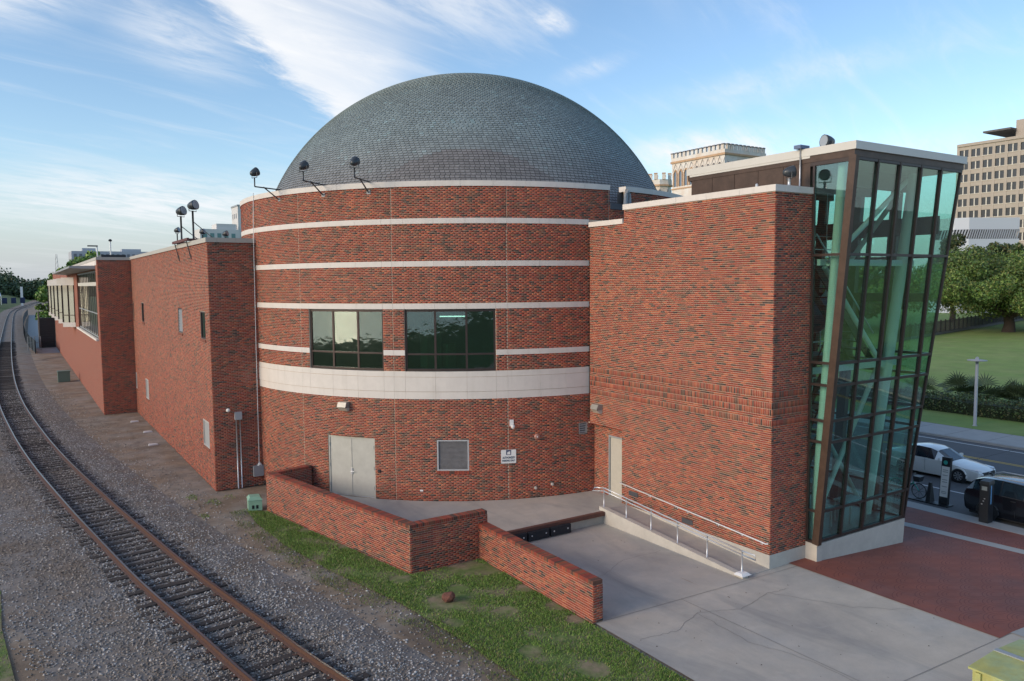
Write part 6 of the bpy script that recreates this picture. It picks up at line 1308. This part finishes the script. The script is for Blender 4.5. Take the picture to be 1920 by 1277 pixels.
# white arts building with a strip window
WHT = thing('white_gallery_building', 'white rounded modern building with a finned strip window', 'building', (212, 105, 0)); m_wb = mat('white_panel_far', (.60, .63, .68), .45, var=.04)
ctr, path = (214.5, 114.5), []
path = [(207.5+3.5-3.5*math.cos(a)-.0, 112-.0+3.5*math.sin(a)) for a in np.linspace(0, PI/2, 8)][::-1]+[(207.6, 108), (209.5, 103.5), (214, 100.2), (219.5, 98.2)]
path = [(222, 116), (212, 117.5), (207.5, 115), (205.6, 111.5), (205.4, 107.8), (207.2, 105.0), (210.6, 103.2), (219.4, 98.6), (231, 104)]
def ring(z0, z1, m_, name, ins=0.): 
    c = Vector((214, 108, 0)); pp = [Vector((x, y, 0)) for x, y in path]; pp = [p+(c-p).normalized()*ins for p in pp]; b = MB(); n = len(pp); b.add([(p.x, p.y, z0) for p in pp]+[(p.x, p.y, z1) for p in pp], [(i, (i+1) % n, (i+1) % n+n, i+n) for i in range(n)]+[tuple(range(n, 2*n))]); return b.build(name, m_, WHT)
ring(-1, 19.2, m_wb, 'lower_wall'); ring(19.2, 21.6, m_offwin, 'strip_glass', .7); ring(21.6, 24.6, m_wb, 'upper_wall')
for (xa, ya), (xb_, yb2) in zip(path[3:7], path[4:8]):
    n = max(2, int(math.hypot(xb_-xa, yb2-ya)/.62))
    for k in range(n): f_ = (k+.5)/n; b = MB(); p = Vector((xa+(xb_-xa)*f_, ya+(yb2-ya)*f_, 19.2)); dv = Vector((xb_-xa, yb2-ya, 0)).normalized(); b.beam(p-dv*.35, p+dv*.35+Vector((0, 0, 2.4)), .16, .3, (0, 0, 1)); b.build('fin', mat('fin_grey', (.38, .41, .46), .5), WHT)
# far left: pale tower, hotel, roof plant
m_far = mat('pale_far_wall', (.62, .62, .60), .8, var=.04, vscale=.1); m_farwin = mat('far_window', (.16, .17, .19), .4)
T1 = thing('pale_tower', 'narrow pale tower with small windows left of the round hall', 'building', (76, 311, 0))
b = MB(); b.box(73.5, 84, 308, 318, 0, 39.0); b.build('wall', m_far, T1); b = MB(); b.box(73.3, 84.2, 307.8, 318.2, 39.002, 39.6); b.build('roof_edge', m_greybox, T1)
for j in range(4):
    for k in range(3):
        b = MB(); z = 36.4-j*4.2; y = 310+k*2.7; b.box(73.42, 73.52, y, y+1.0, z-1.9, z); b.build('window', m_farwin, T1)
T2 = thing('roof_plant_block', 'low white rooftop block beside the pale tower', 'building', (62, 300, 0)); b = MB(); b.box(58, 72, 300, 312, 0, 29.5); b.box(64, 71, 301, 309, 29.502, 31.6); b.build('wall', m_far, T2)
for k in range(5): b = MB(); b.box(59+k*2.5, 60.4+k*2.5, 299.9, 300.02, 26.2, 28.); b.build('window', mat('teal_far', (.12, .25, .25), .3), T2)
t = thing('roof_drum', 'grey cylindrical vent on the long wing roof', 'roof vent', (9.7, 43., 10.85)); b = MB(); b.lathe((9.7, 43., 10.85), (0, 0, 1), [(.45, 0), (.45, .42), (.5, .43), (.5, .5), (.1, .55)], 18); b.build('drum', mat('vent_tan', (.42, .38, .33), .6), t, True)
HT = thing('hotel_block', 'long pale hotel roofline beyond the depot wing', 'building', (42, 452, 0)); b = MB(); b.box(25, 60, 445, 470, 0, 26.6); b.box(30, 36, 448, 455, 26.602, 28.2); b.box(48, 57, 448, 456, 26.602, 28.0); b.build('wall', mat('hotel_wall', (.42, .45, .48), .8), HT)
for j in range(2):
    for k in range(14): b = MB(); b.box(26+k*2.4, 27.3+k*2.4, 444.9, 445.02, 23.2-j*3.6, 25.2-j*3.6); b.build('window', m_farwin, HT)
# roof antenna and light on the depot wing, lattice mast on the horizon
for (x, y, h, lb) in ((6.5, 68, 2.6, 'thin roof pole with a round lamp above the depot'), (5.9, 72, 2.2, 'roof pole with a sideways lamp arm above the depot')):
    t = thing('roof_pole', lb, 'pole', (x, y, 10.9)); b = MB(); b.tube([(x, y, 10.8), (x, y, 10.9+h*.6)], .05, 6); b.build('pole', m_galv, t)
    b = MB()
    if h > 2.4: b.lathe((x, y, 10.9+h*.6), (0, 0, 1), [(.1, 0), (.14, .1), (.05, .18)], 8)
    else: b.beam((x-.7, y, 10.95+h*.6), (x+.05, y, 10.95+h*.6), .14, .1)
    b.build('lamp', m_dark, t)
b = MB(); b.box(5.4, 7.0, 63, 66, 10.9, 11.25); tag(b.build('roof_unit', m_dark), 'dark low roof unit at the depot corner', 'roof unit')
t = thing('lattice_mast', 'faint lattice mast on the far horizon', 'mast', (29, 700, 0)); b = MB()
for sx, sy in ((-1, -1), (1, -1), (1, 1), (-1, 1)): b.tube([(29+sx*2, 700+sy*2, 0), (29+sx*.4, 700+sy*.4, 34)], .12, 4)
for k in range(9): z = k*3.7; w_ = 2-1.6*z/34; b.tube([(29-w_, 700-w_, z), (29+w_, 700-w_, z+3.5)], .09, 4)
b.build('lattice', m_greybox, t)

# ------------------------------------------------------------------ far end of the track: screen fence, enclosure, marquee
t = thing('trackside_fence', 'dark mesh fence curving beside the far track', 'fence', (2.5, 150, 0)); pf = [(2.1, 122), (1.6, 135), (1.3, 150), (1.25, 175), (1.5, 210), (2.2, 250), (3.4, 290)]
for (xa, ya), (xb_, yb2) in zip(pf[:-1], pf[1:]):
    n = max(1, int((yb2-ya)/5))
    for k in range(n):
        f0, f1 = k/n, (k+1)/n; p = Vector((xa+(xb_-xa)*f0, ya+(yb2-ya)*f0, 0)); q = Vector((xa+(xb_-xa)*f1, ya+(yb2-ya)*f1, 0)); b = MB(); b.beam(p+Vector((0, 0, .9)), q+Vector((0, 0, .9)), .06, 1.7); b.build('mesh_panel', mat('fence_dark', (.018, .03, .04), .7), t); b = MB(); b.beam(p+Vector((-.06, 0, 0)), p+Vector((-.06, 0, 1.85)), .08, .08); b.build('post', m_dark, t)
slab_p = MB(); slab_p.add([(2.3, 122, -.005), (4.9, 122, -.005), (9, 290, -.005), (3.6, 290, -.005), (1.8, 175, -.005)], [(0, 1, 2, 3, 4)]); struct(slab_p.build('trackside_path', m_sidewalk))
t = thing('plant_enclosure', 'black slatted enclosure at the end of the depot wing', 'enclosure', (3.9, 134, 0)); 
for k in range(12): b = MB(); b.box(2.9, 4.85, 132.9, 133.0, .1+k*.36, .4+k*.36); b.build('slat', m_dark, t)
b = MB(); b.box(2.75, 2.92, 132.8, 134, 0, 5.4); b.box(4.86, 4.98, 132.85, 133.1, 0, 4.6); b.build('post', mat('weathered_post', (.20, .18, .15), .8), t); b = MB(); b.box(2.93, 4.85, 133.02, 134, .05, 4.4); b.build('inner_box', m_dark, t)
t = thing('chain_gate', 'thin wire gate beside the black enclosure', 'gate', (2.0, 128, 0)); 
for x in (1.3, 2.1, 2.85): b = MB(); b.tube([(x, 128, 0), (x, 128, 2.0)], .04, 6); b.build('post', m_greybox, t)
for z in (.15, 1.1, 1.95): b = MB(); b.tube([(1.3, 128, z), (2.85, 128, z)], .025, 5); b.build('rail', m_greybox, t)
t = thing('event_tent', 'small white and blue event canopy by the levee', 'tent', (-9, 420, 3)); b = MB(); b.add([(-12, 418, 5), (-5, 418, 5), (-5, 424, 5), (-12, 424, 5), (-11, 420, 9), (-6, 420, 9)], [(0, 1, 5, 4), (1, 2, 5), (2, 3, 4, 5), (3, 0, 4)]); b.build('canopy', mat('tent_white', (.55, .65, .8), .6), t)
for x in (-12, -5): b = MB(); b.tube([(x, 418, 0), (x, 418, 5)], .12, 6); b.build('pole', m_white, t)
b = MB(); b.box(2.5, 3.5, 430, 431, 0, 9); tag(b.build('white_pylon', m_white), 'slim white pylon beyond the levee grass', 'pylon')
for k in range(6):
    x = -14+k*3.2; b = MB(); b.box(x, x+1.8, 380+k*2, 383+k*2, 2.0, 4.4); tag(b.build('dark_barrier', mat('navy', (.02, .035, .09), .6)), ['dark blue barrier block at the far left edge', 'second dark blue barrier from the left edge', 'third dark blue barrier from the left edge', 'fourth dark blue barrier from the left edge', 'fifth dark blue barrier from the left edge', 'dark blue barrier nearest the white pylon'][k], 'barrier', 'dark barriers by the levee')
